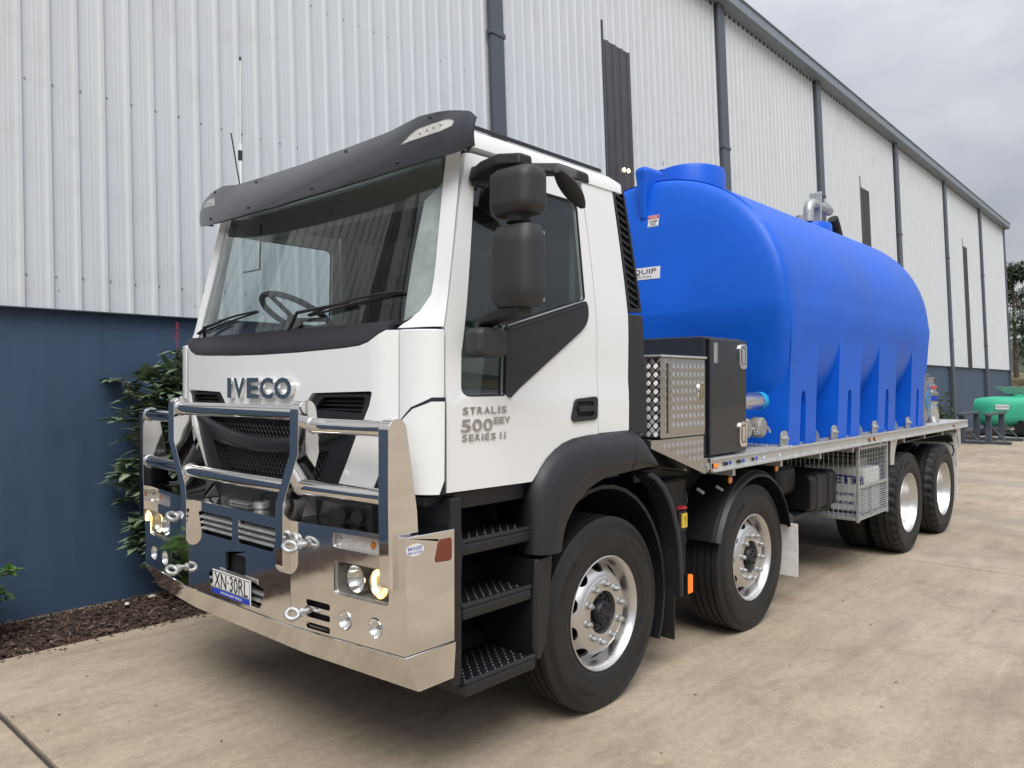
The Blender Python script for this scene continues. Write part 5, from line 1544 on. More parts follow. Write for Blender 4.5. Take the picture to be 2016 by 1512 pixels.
# boxes and gear between the first two axles
MB().box(0.80, 1.10, -0.98, -0.46, 0.46, 1.12).build('battery_box', M['black'], truck, 0, bevel=0.02)
MB().box(0.80, 1.25, 0.46, 0.98, 0.46, 1.12).build('air_tank_box', M['black'], truck, 0, bevel=0.02)
tagp = MB().box(0.885, 0.945, -1.072, -1.060, 0.825, 0.915).build('warning_tag', M['yellow'], truck, 0, bevel=0.003)
fit_letter('tag_symbol', '!', M['print_black'], tagp, (0.915, -1.0735, 0.872), (1, 0, 0), (0, 0, 1), 0.008, 0.05, 0.001)
MB().box(0.865, 0.960, -1.060, -1.030, 0.800, 0.930).build('switch_box', M['black'], truck, 0, bevel=0.006)
MB().prism([(0.87, 0.945), (0.95, 0.938), (0.95, 0.952), (0.91, 0.962)], 'y', -1.068, -1.03).build('switch_cap', M['red'], truck, 0, bevel=0.003)
MB().tube([(0.93, -1.05, 0.93), (0.96, -1.06, 0.99), (0.97, -1.04, 1.06)], 0.007, 6).build('wiring', M['black'], truck)
sl_ = MB().box(0.855, 0.915, -1.130, -1.100, 0.430, 0.545).build('side_lamp', M['amber_lit'], truck, 0, bevel=0.010, seg=3)
MB().box(0.850, 0.860, -1.125, -1.095, 0.425, 0.55).build('lamp_base', M['black'], sl_, 0)
for x, z in ((1.16, 1.09), (1.42, 1.08)):
    MB().tube([(x, -1.02, z - 0.05), (x + 0.02, -1.06, z - 0.08)], 0.012, 8).build('bolt', M['galv'], truck)
for x, z in ((1.43, 1.080), (2.17, 1.098)):
    g = MB(); g.lathe([(1e-4, -0.010), (0.022, -0.009), (0.026, -0.004), (0.026, 0.0)], (x, -1.115, z), 'y', 16); g.build('reflector_disc', M['amber'], truck, 40)

# mudguard of the second axle
for s in (-1, 1):
    L = []
    for k in range(23):
        a = R(164 - 148 * k / 22 - 2); cx, cz, r_ = 1.790, 0.505, 0.610
        def P(r2, y): return (cx + r2 * math.cos(a), s * y, cz + r2 * math.sin(a))
        L.append([P(r_, 0.83), P(r_, 1.085), P(r_ - 0.004, 1.115), P(r_ - 0.026, 1.150), P(r_ - 0.042, 1.155), P(r_ - 0.042, 1.140), P(r_ - 0.018, 1.105), P(r_ - 0.014, 1.08), P(r_ - 0.014, 0.83)])
    mg = MB().loft(L).build('mudguard', M['plastic'], truck, 40)
    MB().tube([(1.790 + 0.606 * math.cos(R(a)), s * 1.118, 0.505 + 0.606 * math.sin(R(a))) for a in range(12, 164, 6)], 0.006, 6).build('guard_bead', M['plastic_grey'], mg)
    MB().loft([[(x, s * 0.84, z), (x + 0.010, s * 0.84, z), (x + 0.010, s * 1.185, z), (x, s * 1.185, z)] for x, z in ((2.395, 0.66), (2.405, 0.45), (2.40, 0.255))]).build('mud_flap', M['flap_white'], truck, 0, bevel=0.002)
    # bracket block behind the flap
    MB().box(2.425, 2.56, min(s * 0.92, s * 1.10), max(s * 0.92, s * 1.10), 0.42, 0.72).build('flap_bracket', M['plastic_grey'], truck, 0, bevel=0.04, seg=3)

# ---- tray
TZ = 1.2565
M['checker'] = mat('checker plate', (0.50, 0.495, 0.485), 0.20, 1.0, rvar=0.06, vscale=40)
BA = M['bed_alu']
tray = MB().prism([(0.98, -1.20), (7.68, -1.20), (7.68, 1.20), (0.98, 1.20), (0.86, 1.1), (0.86, -1.1)], 'z', 1.19, 1.232).build('tray', BA, truck, 0)
pl = MB()
pw = 0.0835
plank = MB().prism([(0.0, 0.0), (0.070, 0.0), (0.070, 0.020), (0.062, 0.024), (0.055, 0.020), (0.045, 0.020), (0.0385, 0.024), (0.0315, 0.020), (0.025, 0.020), (0.015, 0.020), (0.008, 0.024), (0.0, 0.020)], 'x', 0.985, 7.675)
pme = plank.mesh('deck_plank', 30); pme.materials.append(BA)
for k in range(28):
    o = link(bpy.data.objects.new('deck_plank', pme), tray); o.location = (0, -1.196 + k * 0.0852, TZ - 0.024)
g = MB()       # punched grip teeth at the front of the deck
for i in range(40):
    for j in range(9):
        x = 1.02 + 0.034 * i + (0.017 if j % 2 else 0); y = -1.19 + 0.0426 * j
        if x > 2.28: continue
        g.add([(x, y, TZ + 0.0005), (x + 0.020, y, TZ + 0.0005), (x + 0.020, y + 0.020, TZ + 0.0005), (x, y + 0.020, TZ + 0.0005), (x + 0.004, y + 0.004, TZ + 0.009), (x + 0.016, y + 0.004, TZ + 0.009), (x + 0.016, y + 0.016, TZ + 0.009), (x + 0.004, y + 0.016, TZ + 0.009)],
              [(4, 5, 6, 7), (0, 1, 5, 4), (1, 2, 6, 5), (2, 3, 7, 6), (3, 0, 4, 7)])
g.build('grip_teeth', BA, tray, 0, kind='stuff')
for s in (-1, 1):
    rail = MB().prism([(s * a, b) for a, b in ((1.204, 1.264), (1.224, 1.264), (1.226, 1.250), (1.214, 1.246), (1.214, 1.198), (1.222, 1.196), (1.222, 1.190), (1.228, 1.188), (1.228, 1.174), (1.204, 1.174))], 'x', 0.995, 7.69).build('side_rail', BA, truck, 0, bevel=0.002)
    for k in range(9):
        MB().box(1.3 + k * 0.75, 1.34 + k * 0.75, min(s * 0.45, s * 1.2), max(s * 0.45, s * 1.2), 1.125, 1.188).build('outrigger', M['galv'], truck, 0)
    if s < 0:
        for x, m_ in ((1.030, 'amber_lit'), (3.976, 'amber'), (4.112, 'amber'), (7.03, 'amber')):
            lp = MB().box(x - 0.030, x + 0.030, -1.226, -1.216, 1.204, 1.226).build('tray_lamp', M[m_], rail, 0, bevel=0.006, seg=3)
            MB().box(x - 0.038, x - 0.031, -1.224, -1.2145, 1.200, 1.230).build('lamp_mount', M['black'], rail, 0)
        for x, two in ((1.158, 2), (1.346, 2), (1.57, 1)):
            for k in range(two):
                g = MB(); g.lathe([(1e-4, -0.010), (0.010, -0.010), (0.012, -0.006), (0.012, 0.0)], (x + 0.032 * k - 0.008, -1.2145, 1.217), 'y', 12); g.build('hose_tail', M['black'], rail, 40)
        for x in (1.238, 1.424, 1.622, 1.740, 2.0):
            d_ = MB().box(x - 0.021, x + 0.021, -1.2155, -1.2146, 1.201, 1.233).build('decal', M['sticker_blue'], rail, 0)
            MB().box(x - 0.015, x + 0.015, -1.2164, -1.2157, 1.206, 1.228).build('decal_print', M['white_plain'] if x > 1.7 else M['print_blue'], rail, 0)
MB().box(7.68, 7.70, -1.22, 1.22, 1.176, 1.262).build('tail_rail', BA, truck, 0, bevel=0.003)
MB().box(0.6, 7.6, -0.9, 0.9, 1.121, 1.188).build('subframe', M['black'], truck, 0)

# ---- tool boxes behind the cab
CK = M['checker']
def tread_bars(parent, o, u, v, w, h, clip=None, c=0.0345):
    """raised five-bar tread on a plate: o its corner, u and v its edge directions"""
    o, u, v = Vector(o), Vector(u).normalized(), Vector(v).normalized(); n = u.cross(v)
    g = MB(); r2 = math.sqrt(0.5); pit = c * 2 * r2
    for i in range(-2, int(w / pit * 2) + 3):
        for j in range(-2, int(h / pit * 2) + 3):
            if (i + j) % 2: continue
            cx, cy = i * pit / 2 * 1.0, j * pit / 2 * 1.0
            sg = 1 if (i % 2 == 0) else -1
            du, dv = (r2, r2 * sg), (-r2 * sg, r2)
            for k in (-1.5, -0.5, 0.5, 1.5):
                a0, b0 = cx + dv[0] * k * c * 0.215, cy + dv[1] * k * c * 0.215
                L, W, H = c * (0.40 if abs(k) < 1 else 0.34), c * 0.062, 0.0014
                pts = [(a0 + du[0] * s1 * L + dv[0] * s2 * W, b0 + du[1] * s1 * L + dv[1] * s2 * W, 0.0) for s1, s2 in ((-1, -1), (1, -1), (1, 1), (-1, 1))]
                pts += [(a0 + du[0] * s1 * L * 0.8, b0 + du[1] * s1 * L * 0.8, H) for s1 in (-1, 1)]
                if any(p[0] < 0.004 or p[0] > w - 0.004 or p[1] < 0.004 or p[1] > h - 0.004 for p in pts): continue
                if clip and not all(clip(p[0], p[1]) for p in pts): continue
                g.add([o + u * p[0] + v * p[1] + n * p[2] for p in pts], [(0, 1, 5, 4), (2, 3, 4, 5), (1, 2, 5), (3, 0, 4)])
    return g.build('tread_bars', M['tread'], parent, 0, kind='stuff')
M['tread'] = mat('polished tread', (0.60, 0.59, 0.58), 0.34, 1.0)
tb = MB().box(0.435, 0.945, -1.195, -0.45, 1.412, 1.878).build('checker_box', CK, truck, 0, bevel=0.008)
MB().box(0.500, 0.925, -1.206, -1.196, 1.440, 1.850).build('box_door', CK, tb, 0, bevel=0.004)
MB().box(0.425, 0.955, -1.205, -0.44, 1.8785, 1.892).build('box_lid', M['bed_alu'], tb, 0, bevel=0.004)
def latch(parent, x, y, z, w=0.085, h=0.150, s=-1):
    L1 = rnd([(x - w * .5, z - h * .30), (x - w * .28, z - h * .5), (x + w * .40, z - h * .5), (x + w * .5, z - h * .42), (x + w * .5, z + h * .42), (x + w * .40, z + h * .5), (x - w * .28, z + h * .5), (x - w * .5, z + h * .30)], 0.010, 3)
    L2 = rnd([(x - w * .30, z - h * .26), (x - w * .16, z - h * .38), (x + w * .34, z - h * .38), (x + w * .34, z + h * .38), (x - w * .16, z + h * .38), (x - w * .30, z + h * .26)], 0.008, 3)
    panel('latch', [L1, L2], flat_y(y, s), M['chrome'], parent, off=0.010, th=0.012, step=0, bevel=0.003)
    panel('latch_cup', L2, flat_y(y, s), M['steel_dull'], parent, off=0.0015, th=0.001, step=0, bevel=0)
    panel('latch_paddle', rect(x - w * .10, x + w * .28, z - h * .28, z + h * .30, 0.008), flat_y(y, s), M['chrome'], parent, off=0.009, th=0.006, step=0, bevel=0.003)
tread_bars(tb, (0.500, -1.2062, 1.440), (1, 0, 0), (0, 0, 1), 0.425, 0.410)
tread_bars(tb, (0.4348, -0.45, 1.412), (0, -1, 0), (0, 0, 1), 0.745, 0.466)
tread_bars(tb, (0.440, -1.1952, 1.412), (1, 0, 0), (0, 0, 1), 0.060, 0.466)
latch(tb, 0.862, -1.206, 1.665, 0.062, 0.125)
# folded gusset under it, down to the tray corner
MB().prism([(0.320, 1.408), (0.925, 1.408), (0.925, 1.270), (1.005, 1.262), (1.002, 1.178), (0.945, 1.176), (0.330, 1.372)], 'y', -1.196, -1.188).build('gusset', CK, truck, 0, bevel=0.003)
tread_bars(bpy.data.objects['gusset'], (0.320, -1.1965, 1.176), (1, 0, 0), (0, 0, 1), 0.685, 0.232, clip=lambda a, b: b > 0.215 - 0.318 * max(0.0, a - 0.02) and (a < 0.600 or b < 0.085))
MB().prism([(0.325, 1.374), (0.945, 1.178), (0.945, 1.168), (0.325, 1.364)], 'y', -1.196, -0.50).build('gusset_floor', CK, truck, 0)
MB().box(0.330, 0.425, -1.190, -0.5, 1.376, 1.408).build('gusset_lip', CK, truck, 0)
bb = MB().box(0.952, 1.480, -1.185, -0.42, TZ + 0.012, 2.022).build('black_tool_box', M['gloss_black'], truck, 0, bevel=0.012, seg=3)
MB().box(0.985, 1.487, -1.208, -1.186, TZ + 0.022, 2.010).build('box_door', M['gloss_black'], bb, 0, bevel=0.008, seg=3)
latch(bb, 1.420, -1.209, 1.905, 0.105, 0.165)
latch(bb, 1.420, -1.209, 1.392, 0.105, 0.165)
pb = MB().box(1.028, 1.085, -1.2098, -1.2088, 1.855, 1.985).build('box_decal', M['print_grey'], bb, 0)
fit_letter('decal_text', 'TOOLBOX', M['white_plain'], pb, (1.050, -1.2103, 1.920), (0, 0, -1), (1, 0, 0), 0.115, 0.020, 0.0006)

# ---- water tank
TX0, TX1, TZC, TW, TUP, TDN = 2.22, 5.98, 2.29, 1.20, 1.145, 1.025
def sec(th, k=1.0, lo=3.6):
    c, s_ = math.cos(th), math.sin(th)
    n = 2.0 / 2.08 if s_ >= 0 else 2.0 / lo
    y = TW * k * math.copysign(abs(c) ** n, c); z = (TUP if s_ >= 0 else TDN) * k * math.copysign(abs(s_) ** n, s_)
    return y, TZC + z
CAP = [(1.0, 0.16), (1.0, 0.015), (0.996, -0.010), (0.986, -0.030), (0.968, -0.047), (0.93, -0.062), (0.84, -0.080), (0.65, -0.102), (0.42, -0.116), (0.2, -0.122), (0.03, -0.123)]
def cap_shift(z): return (0.19 * (TZC - z) / TDN if z < TZC else 0.055 * (z - TZC) / TUP)
def tank_point(y, z, d):
    zz = (z - TZC) / (TUP if z > TZC else TDN); e_ = 2.08 if z > TZC else 3.6
    rho = (abs(y / TW) ** e_ + abs(zz) ** e_) ** (1 / e_)
    x = TX0 + interp(rho, [(a, b) for a, b in reversed(CAP)]) + cap_shift(z)
    return (x - d, y, z)
g = MB()
NS = 96
loops = []
st_ = [(k, TX0 + dx, 1) for k, dx in reversed(CAP)] + [(1.0, lerp(TX0 + 0.16, TX1 - 0.16, j / 30), 0) for j in range(1, 30)] + [(k, TX1 - dx, -1) for k, dx in CAP]
for k, x, w in st_:
    L = []
    for j in range(NS):
        th = 2 * PI * j / NS
        y, z = sec(th, k, lerp(3.6, 2.5, smooth01((min(x - TX0, TX1 - x) - 0.08) / 0.55)))
        bump_ = 0.010 * math.exp(-((z - TZC) / 0.018) ** 2) if k > 0.95 else 0.0
        L.append((x + w * cap_shift(z) * (1.0 if k < 1 else 0.35), y * (1 + bump_), z))
    loops.append(L)
g.loft(loops)
tank = g.build('water_tank', M['poly_blue'], truck, 50)
tank['label'] = 'blue poly water tank'
foot_x = [(2.27, 2.80), (3.285, 3.825), (4.325, 4.865), (5.39, 5.885)]
for s in (-1, 1):
    def FT(x, z, d, s=s):
        t = (z - TZ) / 0.95
        return (x, s * (lerp(1.166, 1.1965, min(1.0, (z - TZ) / 1.0)) + d), z)
    for x0, x1 in foot_x:
        w = x1 - x0
        L = [(x0, TZ + 0.003), (x0 + w * 0.40, TZ + 0.003), (x0 + w * 0.415, 1.58), (x0 + w * 0.435, 1.655), (x0 + w * 0.50, 1.675), (x0 + w * 0.565, 1.655), (x0 + w * 0.595, 1.58), (x0 + w * 0.61, TZ + 0.003), (x1, TZ + 0.003), (x1 - 0.004, 1.70), (x1 + 0.002, 1.95), (x1 + 0.012, 2.12), (x1 + 0.03, 2.27), (x0 - 0.03, 2.27), (x0 - 0.012, 2.12), (x0 - 0.002, 1.95), (x0 + 0.004, 1.70)]
        panel('tank_foot', L, FT, M['poly_blue'], tank, th=0.75, step=0.3, step_b=0.06, bevel=0.022, seg=3, smooth=50)
        # recessed web that shows in the slot
        MB().box(x0 + w * 0.38, x0 + w * 0.63, min(s * 0.5, s * 1.085), max(s * 0.5, s * 1.085), TZ + 0.003, 1.70).build('foot_web', M['poly_blue'], tank, 0)
        # hold-down lugs
        xl = x0 - 0.075
        lg = panel('lug', rnd([(xl - 0.062, TZ + 0.002), (xl + 0.062, TZ + 0.002), (xl + 0.062, TZ + 0.120), (xl - 0.062, TZ + 0.120)], [0, 0, 0.06, 0.06], 6), flat_y(s * 1.172, s), M['galv'], truck, off=0.0, th=0.010, step=0, bevel=0.002)
        g2 = MB(); g2.lathe([(0.026, 0.0), (0.026, 0.005), (0.019, 0.006), (0.019, 0.016), (0.012, 0.018), (0.011, 0.030), (1e-4, 0.031)], (xl, s * 1.172, TZ + 0.062), 'y', 6 * 3, s); g2.build('lug_bolt', M['galv'], lg, 30)
        g2 = MB(); g2.lathe([(0.016, 0.0), (0.016, 0.02), (0.008, 0.028), (1e-4, 0.030)], (x0 + w * 0.505, s * 1.11, TZ + 0.055), 'y', 12, s); g2.build('lug_bolt', M['white_plain'], lg, 40)
        MB().prism(rnd([(s * 1.05, TZ + 0.002), (s * 1.19, TZ + 0.002), (s * 1.19, TZ + 0.06), (s * 1.15, TZ + 0.12), (s * 1.05, TZ + 0.12)], 0.015, 3), 'x', x1 + 0.008, x1 + 0.016).build('side_lug', M['galv'], lg, 0)
    MB().box(2.1, 6.02, min(s * 1.10, s * 1.150), max(s * 1.10, s * 1.150), TZ + 0.0015, TZ + 0.014).build('hold_down_angle', M['galv'], truck, 0)
# manhole necks
g = MB(); g.lathe([(0.315, 3.36), (0.308, 3.615), (0.300, 3.640), (0.280, 3.648), (0.255, 3.648), (0.250, 3.660), (1e-4, 3.668)], (2.90, 0.0, 0), 'z', 48)
neck = g.build('manhole', M['poly_blue'], tank, 40)
MB().lathe([(0.055, 3.66), (0.055, 3.690), (1e-4, 3.695)], (3.02, -0.05, 0), 'z', 16).build('vent_cap', M['black'], tank)
MB().box(2.62, 2.80, 0.12, 0.24, 3.64, 3.668).build('lid_tab', M['white_plain'], tank, 0)
MB().tube([(2.68, 0.15, 3.66), (2.68, 0.15, 3.73)], 0.006, 6).build('lid_pin', M['galv'], tank)
L = []
for z, w, d_ in ((3.10, 0.030, 0.010), (3.25, 0.036, 0.05), (3.42, 0.050, 0.10), (3.515, 0.056, 0.115), (3.545, 0.040, 0.09)):
    xs_ = tank_point(0.03, min(z, 3.40), 0)[0]
    L.append([(xs_ - d_, 0.03 - w, z), (xs_ - d_, 0.03 + w, z), (xs_ + 0.13, 0.03 + w * 1.4, z), (xs_ + 0.13, 0.03 - w * 1.4, z)])
MB().loft(L).build('tank_lug', M['poly_blue'], tank, 0, bevel=0.02, seg=3)
MB().lathe([(0.245, 3.33), (0.238, 3.540), (0.228, 3.556), (1e-4, 3.560)], (5.55, -0.06, 0), 'z', 40).build('filler_neck', M['poly_blue'], tank, 40)
def arc(c, r_, a0, a1, u, v, n=8):
    return [tuple(Vector(c) + Vector(u) * (r_ * math.cos(R(lerp(a0, a1, k / n)))) + Vector(v) * (r_ * math.sin(R(lerp(a0, a1, k / n))))) for k in range(n + 1)]
fx, fy = 5.36, -0.12
path = [(fx, fy, 3.56)] + arc((fx + 0.11, fy, 3.67), 0.11, 180, 90, (1, 0, 0), (0, 0, 1)) + [(fx + 0.62, fy, 3.78)]
pipe = MB().tube(path, 0.058, 16).build('fill_pipe', M['galv'], truck, 50)
path = [(fx + 0.62, fy, 3.78)] + arc((fx + 0.62, fy - 0.0, 3.62), 0.16, 90, 30, (1, 0, 0), (0, 0, 1))
MB().tube(path, 0.060, 16).build('pipe_bend', M['galv'], pipe, 50)
MB().box(fx + 0.20, fx + 0.22, fy - 0.07, fy + 0.07, 3.565, 3.93).build('bracket_plate', M['galv'], pipe, 0, bevel=0.01)
MB().tube([(fx + 0.46, fy, 3.78), (fx + 0.52, fy, 3.78)], 0.074, 18).build('hose_clamp', M['galv'], pipe, 40)
MB().tube([(fx + 0.49, fy, 3.85), (fx + 0.49, fy, 3.90)], 0.014, 8).build('clamp_bolt', M['galv'], pipe)
MB().tube([(fx + 0.75, fy, 3.71), (fx + 0.82, fy, 3.64), (fx + 1.00, fy, 3.40), (fx + 1.12, fy, 3.0), (fx + 1.14, fy, 2.4), (fx + 1.14, fy, 1.5)], 0.062, 14).build('fill_hose', M['rubber'], pipe, 50)
MB().lathe([(0.05, 3.38), (0.05, 3.60), (1e-4, 3.605)], (5.18, -0.10, 0), 'z', 14).build('breather', M['grime'], tank)

# labels on the tank's front end
s1 = panel('warning_label', rect(-0.122, -0.020, 3.030, 3.128), tank_point, M['white_plain'], tank, off=0.003, th=0.002, step=0.05, bevel=0)
panel('label_band', rect(-0.120, -0.022, 3.096, 3.126), tank_point, M['print_red'], tank, off=0.0038, th=0.0006, step=0.05, bevel=0)
def tank_text(txt, yc, zc, w, h, m_, bold=0.0):
    p = tank_point(yc, zc, 0.0052); q = tank_point(yc, zc + 0.02, 0.0052)
    up_ = Vector((q[0] - p[0], 0, 0.02)).normalized()
    fit_letter('label_text', txt, m_, tank, p, (0, -1, 0), up_, w, h, 0.0006, bold)
tank_text('DANGER', -0.071, 3.111, 0.070, 0.020, M['white_plain'])
tank_text('CONFINED', -0.071, 3.078, 0.080, 0.018, M['print_black'])
tank_text('SPACE', -0.071, 3.055, 0.052, 0.018, M['print_black'])
tank_text('ENTRY BY PERMIT ONLY', -0.071, 3.038, 0.088, 0.007, M['print_black'])
panel('maker_label', rect(-0.160, 0.230, 2.592, 2.692), tank_point, M['white_plain'], tank, off=0.003, th=0.002, step=0.05, bevel=0)
tank_text('EQUIP', 0.012, 2.655, 0.27, 0.048, M['print_black'])
tank_text('TRUCKS', -0.005, 2.614, 0.15, 0.016, M['print_grey'])

# ---- actuator and capped outlets between the tool box and tank
g = MB(); g.tube([(1.50, -1.02, 1.598), (2.05, -1.02, 1.598)], 0.062, 24); act = g.build('valve_actuator', M['alu'], truck, 50)
g = MB(); g.lathe([(0.064, 0.0), (0.066, 0.004), (0.066, 0.072), (0.052, 0.098), (1e-4, 0.100)], (2.052, -1.02, 1.598), 'x', 24); g.build('actuator_cap', M['cap_cyan'], act, 40)
MB().tube([(1.62, -1.02, 1.54), (1.62, -1.02, 1.42)], 0.02, 8).build('actuator_stem', M['navy'], act)
for x in (1.775, 2.02):
    g = MB(); g.tube([(x - 0.01, -0.80, 1.405), (x, -1.0, 1.405)], 0.055, 16)
    out = g.build('outlet', M['steel_dull'], truck, 50)
    g = MB(); g.lathe([(0.070, 0.0), (0.074, -0.01), (0.074, -0.075), (0.060, -0.088), (1e-4, -0.090)], (x, -1.0, 1.405), 'y', 24); g.build('outlet_cap', M['grime'], out, 40)
    for sx_ in (-1, 1):
        MB().tube([(x + sx_ * 0.07, -1.03, 1.405), (x + sx_ * 0.095, -1.05, 1.402), (x + sx_ * 0.10, -1.085, 1.395)], 0.009, 6).build('cam_lever', M['grime'], out)
        MB().tube([(x + sx_ * 0.10 + 0.014 * math.cos(k * PI / 5), -1.09, 1.375 + 0.014 * math.sin(k * PI / 5)) for k in range(10)], 0.003, 5, closed=True).build('pull_ring', M['galv'], out)
MB().tube([(1.48, -0.9, 1.405), (2.10, -0.9, 1.405)], 0.05, 14).build('outlet_manifold', M['steel_dull'], truck, 50)

# ---- fuel tank
def fuel_loop(x, m_=0.0):
    L = rnd([(-1.05 - m_, 0.655 - m_), (-0.45, 0.655 - m_), (-0.45, 0.965 + m_), (-1.05 - m_, 0.965 + m_)], [0.06, 0.02, 0.02, 0.06], 5)
    return [(x, a, b) for a, b in L]
ft = MB().loft([fuel_loop(x, e_) for x, e_ in ((3.02, -0.012), (3.035, 0.0), (3.585, 0.0), (3.60, -0.012))]).build('fuel_tank', M['plastic'], truck, 40)
for x in (3.14, 3.40):
    MB().loft([fuel_loop(x + dx, e_) for dx, e_ in ((0, 0.002), (0.008, 0.010), (0.06, 0.010), (0.068, 0.002))]).build('tank_strap', M['plastic_grey'], ft, 40)
MB().box(2.60, 3.60, -1.0, -0.45, 0.610, 0.648).build('tank_shelf', M['black'], truck, 0)
MB().box(2.62, 3.0, -0.95, -0.45, 0.80, 1.06).build('air_tanks', M['black'], truck, 0, bevel=0.08, seg=3)

# ---- caged pump bay
GV = M['galv']
cage = MB().box(3.73, 4.51, -1.195, -0.55, 0.508, 0.520).build('cage', GV, truck, 0)
def bar_(p, q, w=0.014, nm='cage_frame'):
    MB().box(min(p[0], q[0]) - w, max(p[0], q[0]) + w, min(p[1], q[1]) - w, max(p[1], q[1]) + w, min(p[2], q[2]) - w, max(p[2], q[2]) + w).build(nm, GV, cage, 0, bevel=0.003)
X0, X1, Y0, Y1, Z0, Z1 = 3.72, 4.52, -1.19, -0.55, 0.52, 1.16
for x in (X0, X1):
    for y in (Y0, Y1): bar_((x, y, Z0 - 0.014), (x, y, Z1))
for y in (Y0,):
    for z in (Z0, 0.800, Z1 - 0.014): bar_((X0 + 0.03, y, z), (X1 - 0.03, y, z), 0.013)
for x in (X0,):
    for z in (Z0, Z1 - 0.014): bar_((x, Y0 + 0.03, z), (x, Y1 - 0.03, z), 0.013)
bar_((4.075, Y0, Z0 + 0.03), (4.075, Y0, 0.77), 0.012)
g = MB()
def wire(p, q, r_=0.0022): g.tube([p, q], r_, 4, caps=False)
n_ = 15
for k in range(1, n_):
    y = lerp(Y0, Y1, k / n_); wire((X0, y, Z0), (X0, y, Z1), 0.0028)
for k in range(1, 16):
    z = lerp(Z0, Z1, k / 16); wire((X0 + 0.004, Y0, z), (X0 + 0.004, Y1, z), 0.0016)
for k in range(1, 18):
    x = lerp(X0, X1, k / 18); wire((x, Y0, 0.80), (x, Y0, Z1), 0.0024)
for k in range(1, 9):
    z = lerp(0.80, Z1, k / 9); wire((X0, Y0 + 0.004, z), (X1, Y0 + 0.004, z), 0.0018)
for k in range(1, 13):
    z = lerp(Z0, 0.80, k / 13); wire((X0, Y0, z), (X1, Y0, z), 0.0046)
for k in range(1, 26):
    x = lerp(X0, X1, k / 26); wire((x, Y0 + 0.005, Z0), (x, Y0 + 0.005, 0.80), 0.0018)
g.build('mesh_wires', GV, cage, 0, kind='stuff')
pm = MB().box(4.00, 4.42, -1.165, -0.60, 0.54, 0.945).build('pump_cover', M['white_plain'], truck, 0, bevel=0.02)
fit_letter('cover_text', 'ETM', M['navy'], pm, (3.997, -1.015, 0.835), (0, -1, 0), (0, 0, 1), 0.27, 0.080, 0.002, 0.04)
for z in (0.70, 0.62):
    fit_letter('cover_text', 'PUMPS & POWER' if z > 0.65 else 'PORTABLE PLANT', M['navy'], pm, (3.997, -0.96, z), (0, -1, 0), (0, 0, 1), 0.22, 0.026, 0.002, 0.02)
MB().tube([(4.18, -0.95, 0.955), (4.16, -0.98, 1.03), (4.22, -1.02, 1.06)], 0.012, 6).build('pump_cable', M['black'], pm)
MB().box(4.2, 4.42, -1.05, -0.75, 0.956, 1.02).build('pump_lid', M['steel_dull'], pm, 0, bevel=0.01)
pth = [(4.66, -1.06, 0.93), (4.74, -1.08, 0.935), (4.775, -1.08, 0.90), (4.775, -1.08, 0.60), (4.76, -1.08, 0.54), (4.70, -1.06, 0.50)]
MB().tube(pth, 0.022, 10).build('guard_hoop', M['navy'], truck, 50)
MB().tube([(4.60, -1.06, 0.93), (4.60, -1.06, 0.50)], 0.03, 10).build('hydraulic_hose', M['navy'], truck, 50)
MB().tube([(4.62, -1.09, 0.615), (4.86, -1.10, 0.618)], 0.006, 6).build('hoop_stay', GV, truck)
# ---- rear mudguard carriers, flaps, pipework
for s in (-1, 1):
    def Qy(a, b): return (min(s * a, s * b), max(s * a, s * b))
    MB().prism(rnd([(4.62, 1.172), (4.84, 1.172), (4.78, 1.10), (4.735, 1.02), (4.72, 0.93), (4.62, 0.93)], [0, 0, 0.05, 0.05, 0, 0], 3), 'y', *Qy(1.190, 1.204)).build('guard_bracket', BA, truck, 0, bevel=0.003)
    MB().loft([[(x, s * 0.62, z), (x, s * 1.19, z), (x, s * 1.19, z - 0.012), (x, s * 0.62, z - 0.012)] for x, z in ((4.74, 1.02), (4.80, 1.10), (4.92, 1.135), (6.85, 1.135), (7.02, 1.10), (7.10, 1.02))]).build('rear_guard', M['black'], truck, 0)
    MB().prism(rnd([(7.20, 1.172), (7.40, 1.172), (7.42, 0.94), (7.33, 0.93), (7.31, 1.04)], 0.01, 3), 'y', *Qy(1.188, 1.202)).build('guard_bracket', BA, truck, 0, bevel=0.003)
    MB().loft([[(x, s * 0.66, z), (x + 0.010, s * 0.66, z), (x + 0.010, s * 1.20, z), (x, s * 1.20, z)] for x, z in ((7.22, 1.12), (7.27, 0.7), (7.25, 0.29))]).build('mud_flap', M['flap_white'], truck, 0, bevel=0.002)
    MB().tube([(7.05, s * 1.12, 1.02), (7.15, s * 1.17, 0.97), (7.18, s * 1.18, 0.90), (7.14, s * 1.17, 0.84)], 0.010, 6).build('air_line', M['black'], truck)
sp = MB().box(6.10, 6.30, -1.10, -0.70, TZ + 0.002, 1.815).build('reel_frame', M['steel_dull'], truck, 0, bevel=0.006)
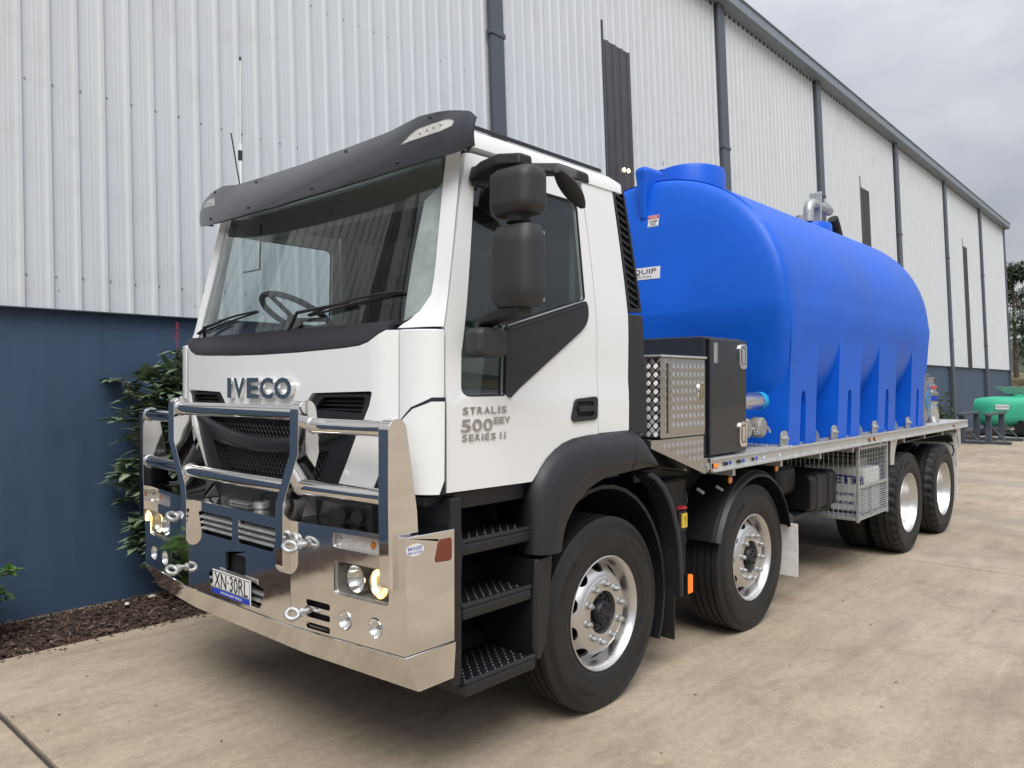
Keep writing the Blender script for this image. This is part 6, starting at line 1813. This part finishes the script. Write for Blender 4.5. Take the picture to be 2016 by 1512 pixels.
MB().box(6.08, 6.36, -1.11, -0.68, 1.8155, 1.825).build('frame_cap', M['alu'], sp, 0, bevel=0.003)
g = MB(); g.lathe([(0.05, 0.02), (0.235, 0.012), (0.250, 0.0), (0.250, -0.012), (0.235, -0.020), (0.12, -0.022), (0.10, -0.05), (1e-4, -0.052)], (6.34, -1.06, 1.530), 'y', 40)
reel = g.build('hose_reel', M['pump_blue'], truck, 40)
g = MB(); g.tube([(6.34 + 0.20 * math.cos(a), -1.00, 1.53 + 0.20 * math.sin(a)) for a in [2 * PI * k / 24 for k in range(24)]], 0.05, 8, closed=True); g.build('reel_hose', M['yellow'], reel, 50)
g = MB()
g.tube(arc((6.74, -1.0, 1.36), 0.15, 175, 90, (1, 0, 0), (0, 0, 1), 5)[:1] + [(6.60, -1.0, 1.40), (6.72, -1.0, 1.425), (6.84, -1.0, 1.41), (6.90, -1.0, 1.34), (6.90, -1.0, TZ)], [0.07, 0.08, 0.085, 0.085, 0.085, 0.085], 16)
elb = g.build('delivery_elbow', M['alu'], truck, 50)
g = MB(); g.lathe([(0.075, 1.46), (0.09, 1.475), (0.105, 1.48), (0.105, 1.505), (0.085, 1.51), (0.085, 1.515)], (6.76, -1.0, 0), 'z', 24); g.build('pipe_flange', M['alu'], elb, 40)
g = MB(); g.lathe([(0.10, 1.516), (0.102, 1.52), (0.102, 1.572), (0.10, 1.576)], (6.76, -1.0, 0), 'z', 24); g.build('pipe_band', M['print_blue'], elb, 40)
g = MB(); g.lathe([(0.108, 1.577), (0.108, 1.612), (0.09, 1.62), (0.082, 1.63), (0.082, 1.66), (0.088, 1.665), (0.088, 1.70), (0.06, 1.71), (0.06, 1.785)], (6.76, -1.0, 0), 'z', 24); g.build('valve_body', M['steel_dull'], elb, 40)
g = MB(); g.lathe([(0.089, 1.664), (0.090, 1.668), (0.090, 1.682), (0.089, 1.686)], (6.76, -1.0, 0), 'z', 24); g.build('valve_ring', M['print_red'], elb, 40)
MB().box(6.58, 6.98, -1.02, -0.98, 1.786, 1.796).build('valve_handle', M['alu'], elb, 0)
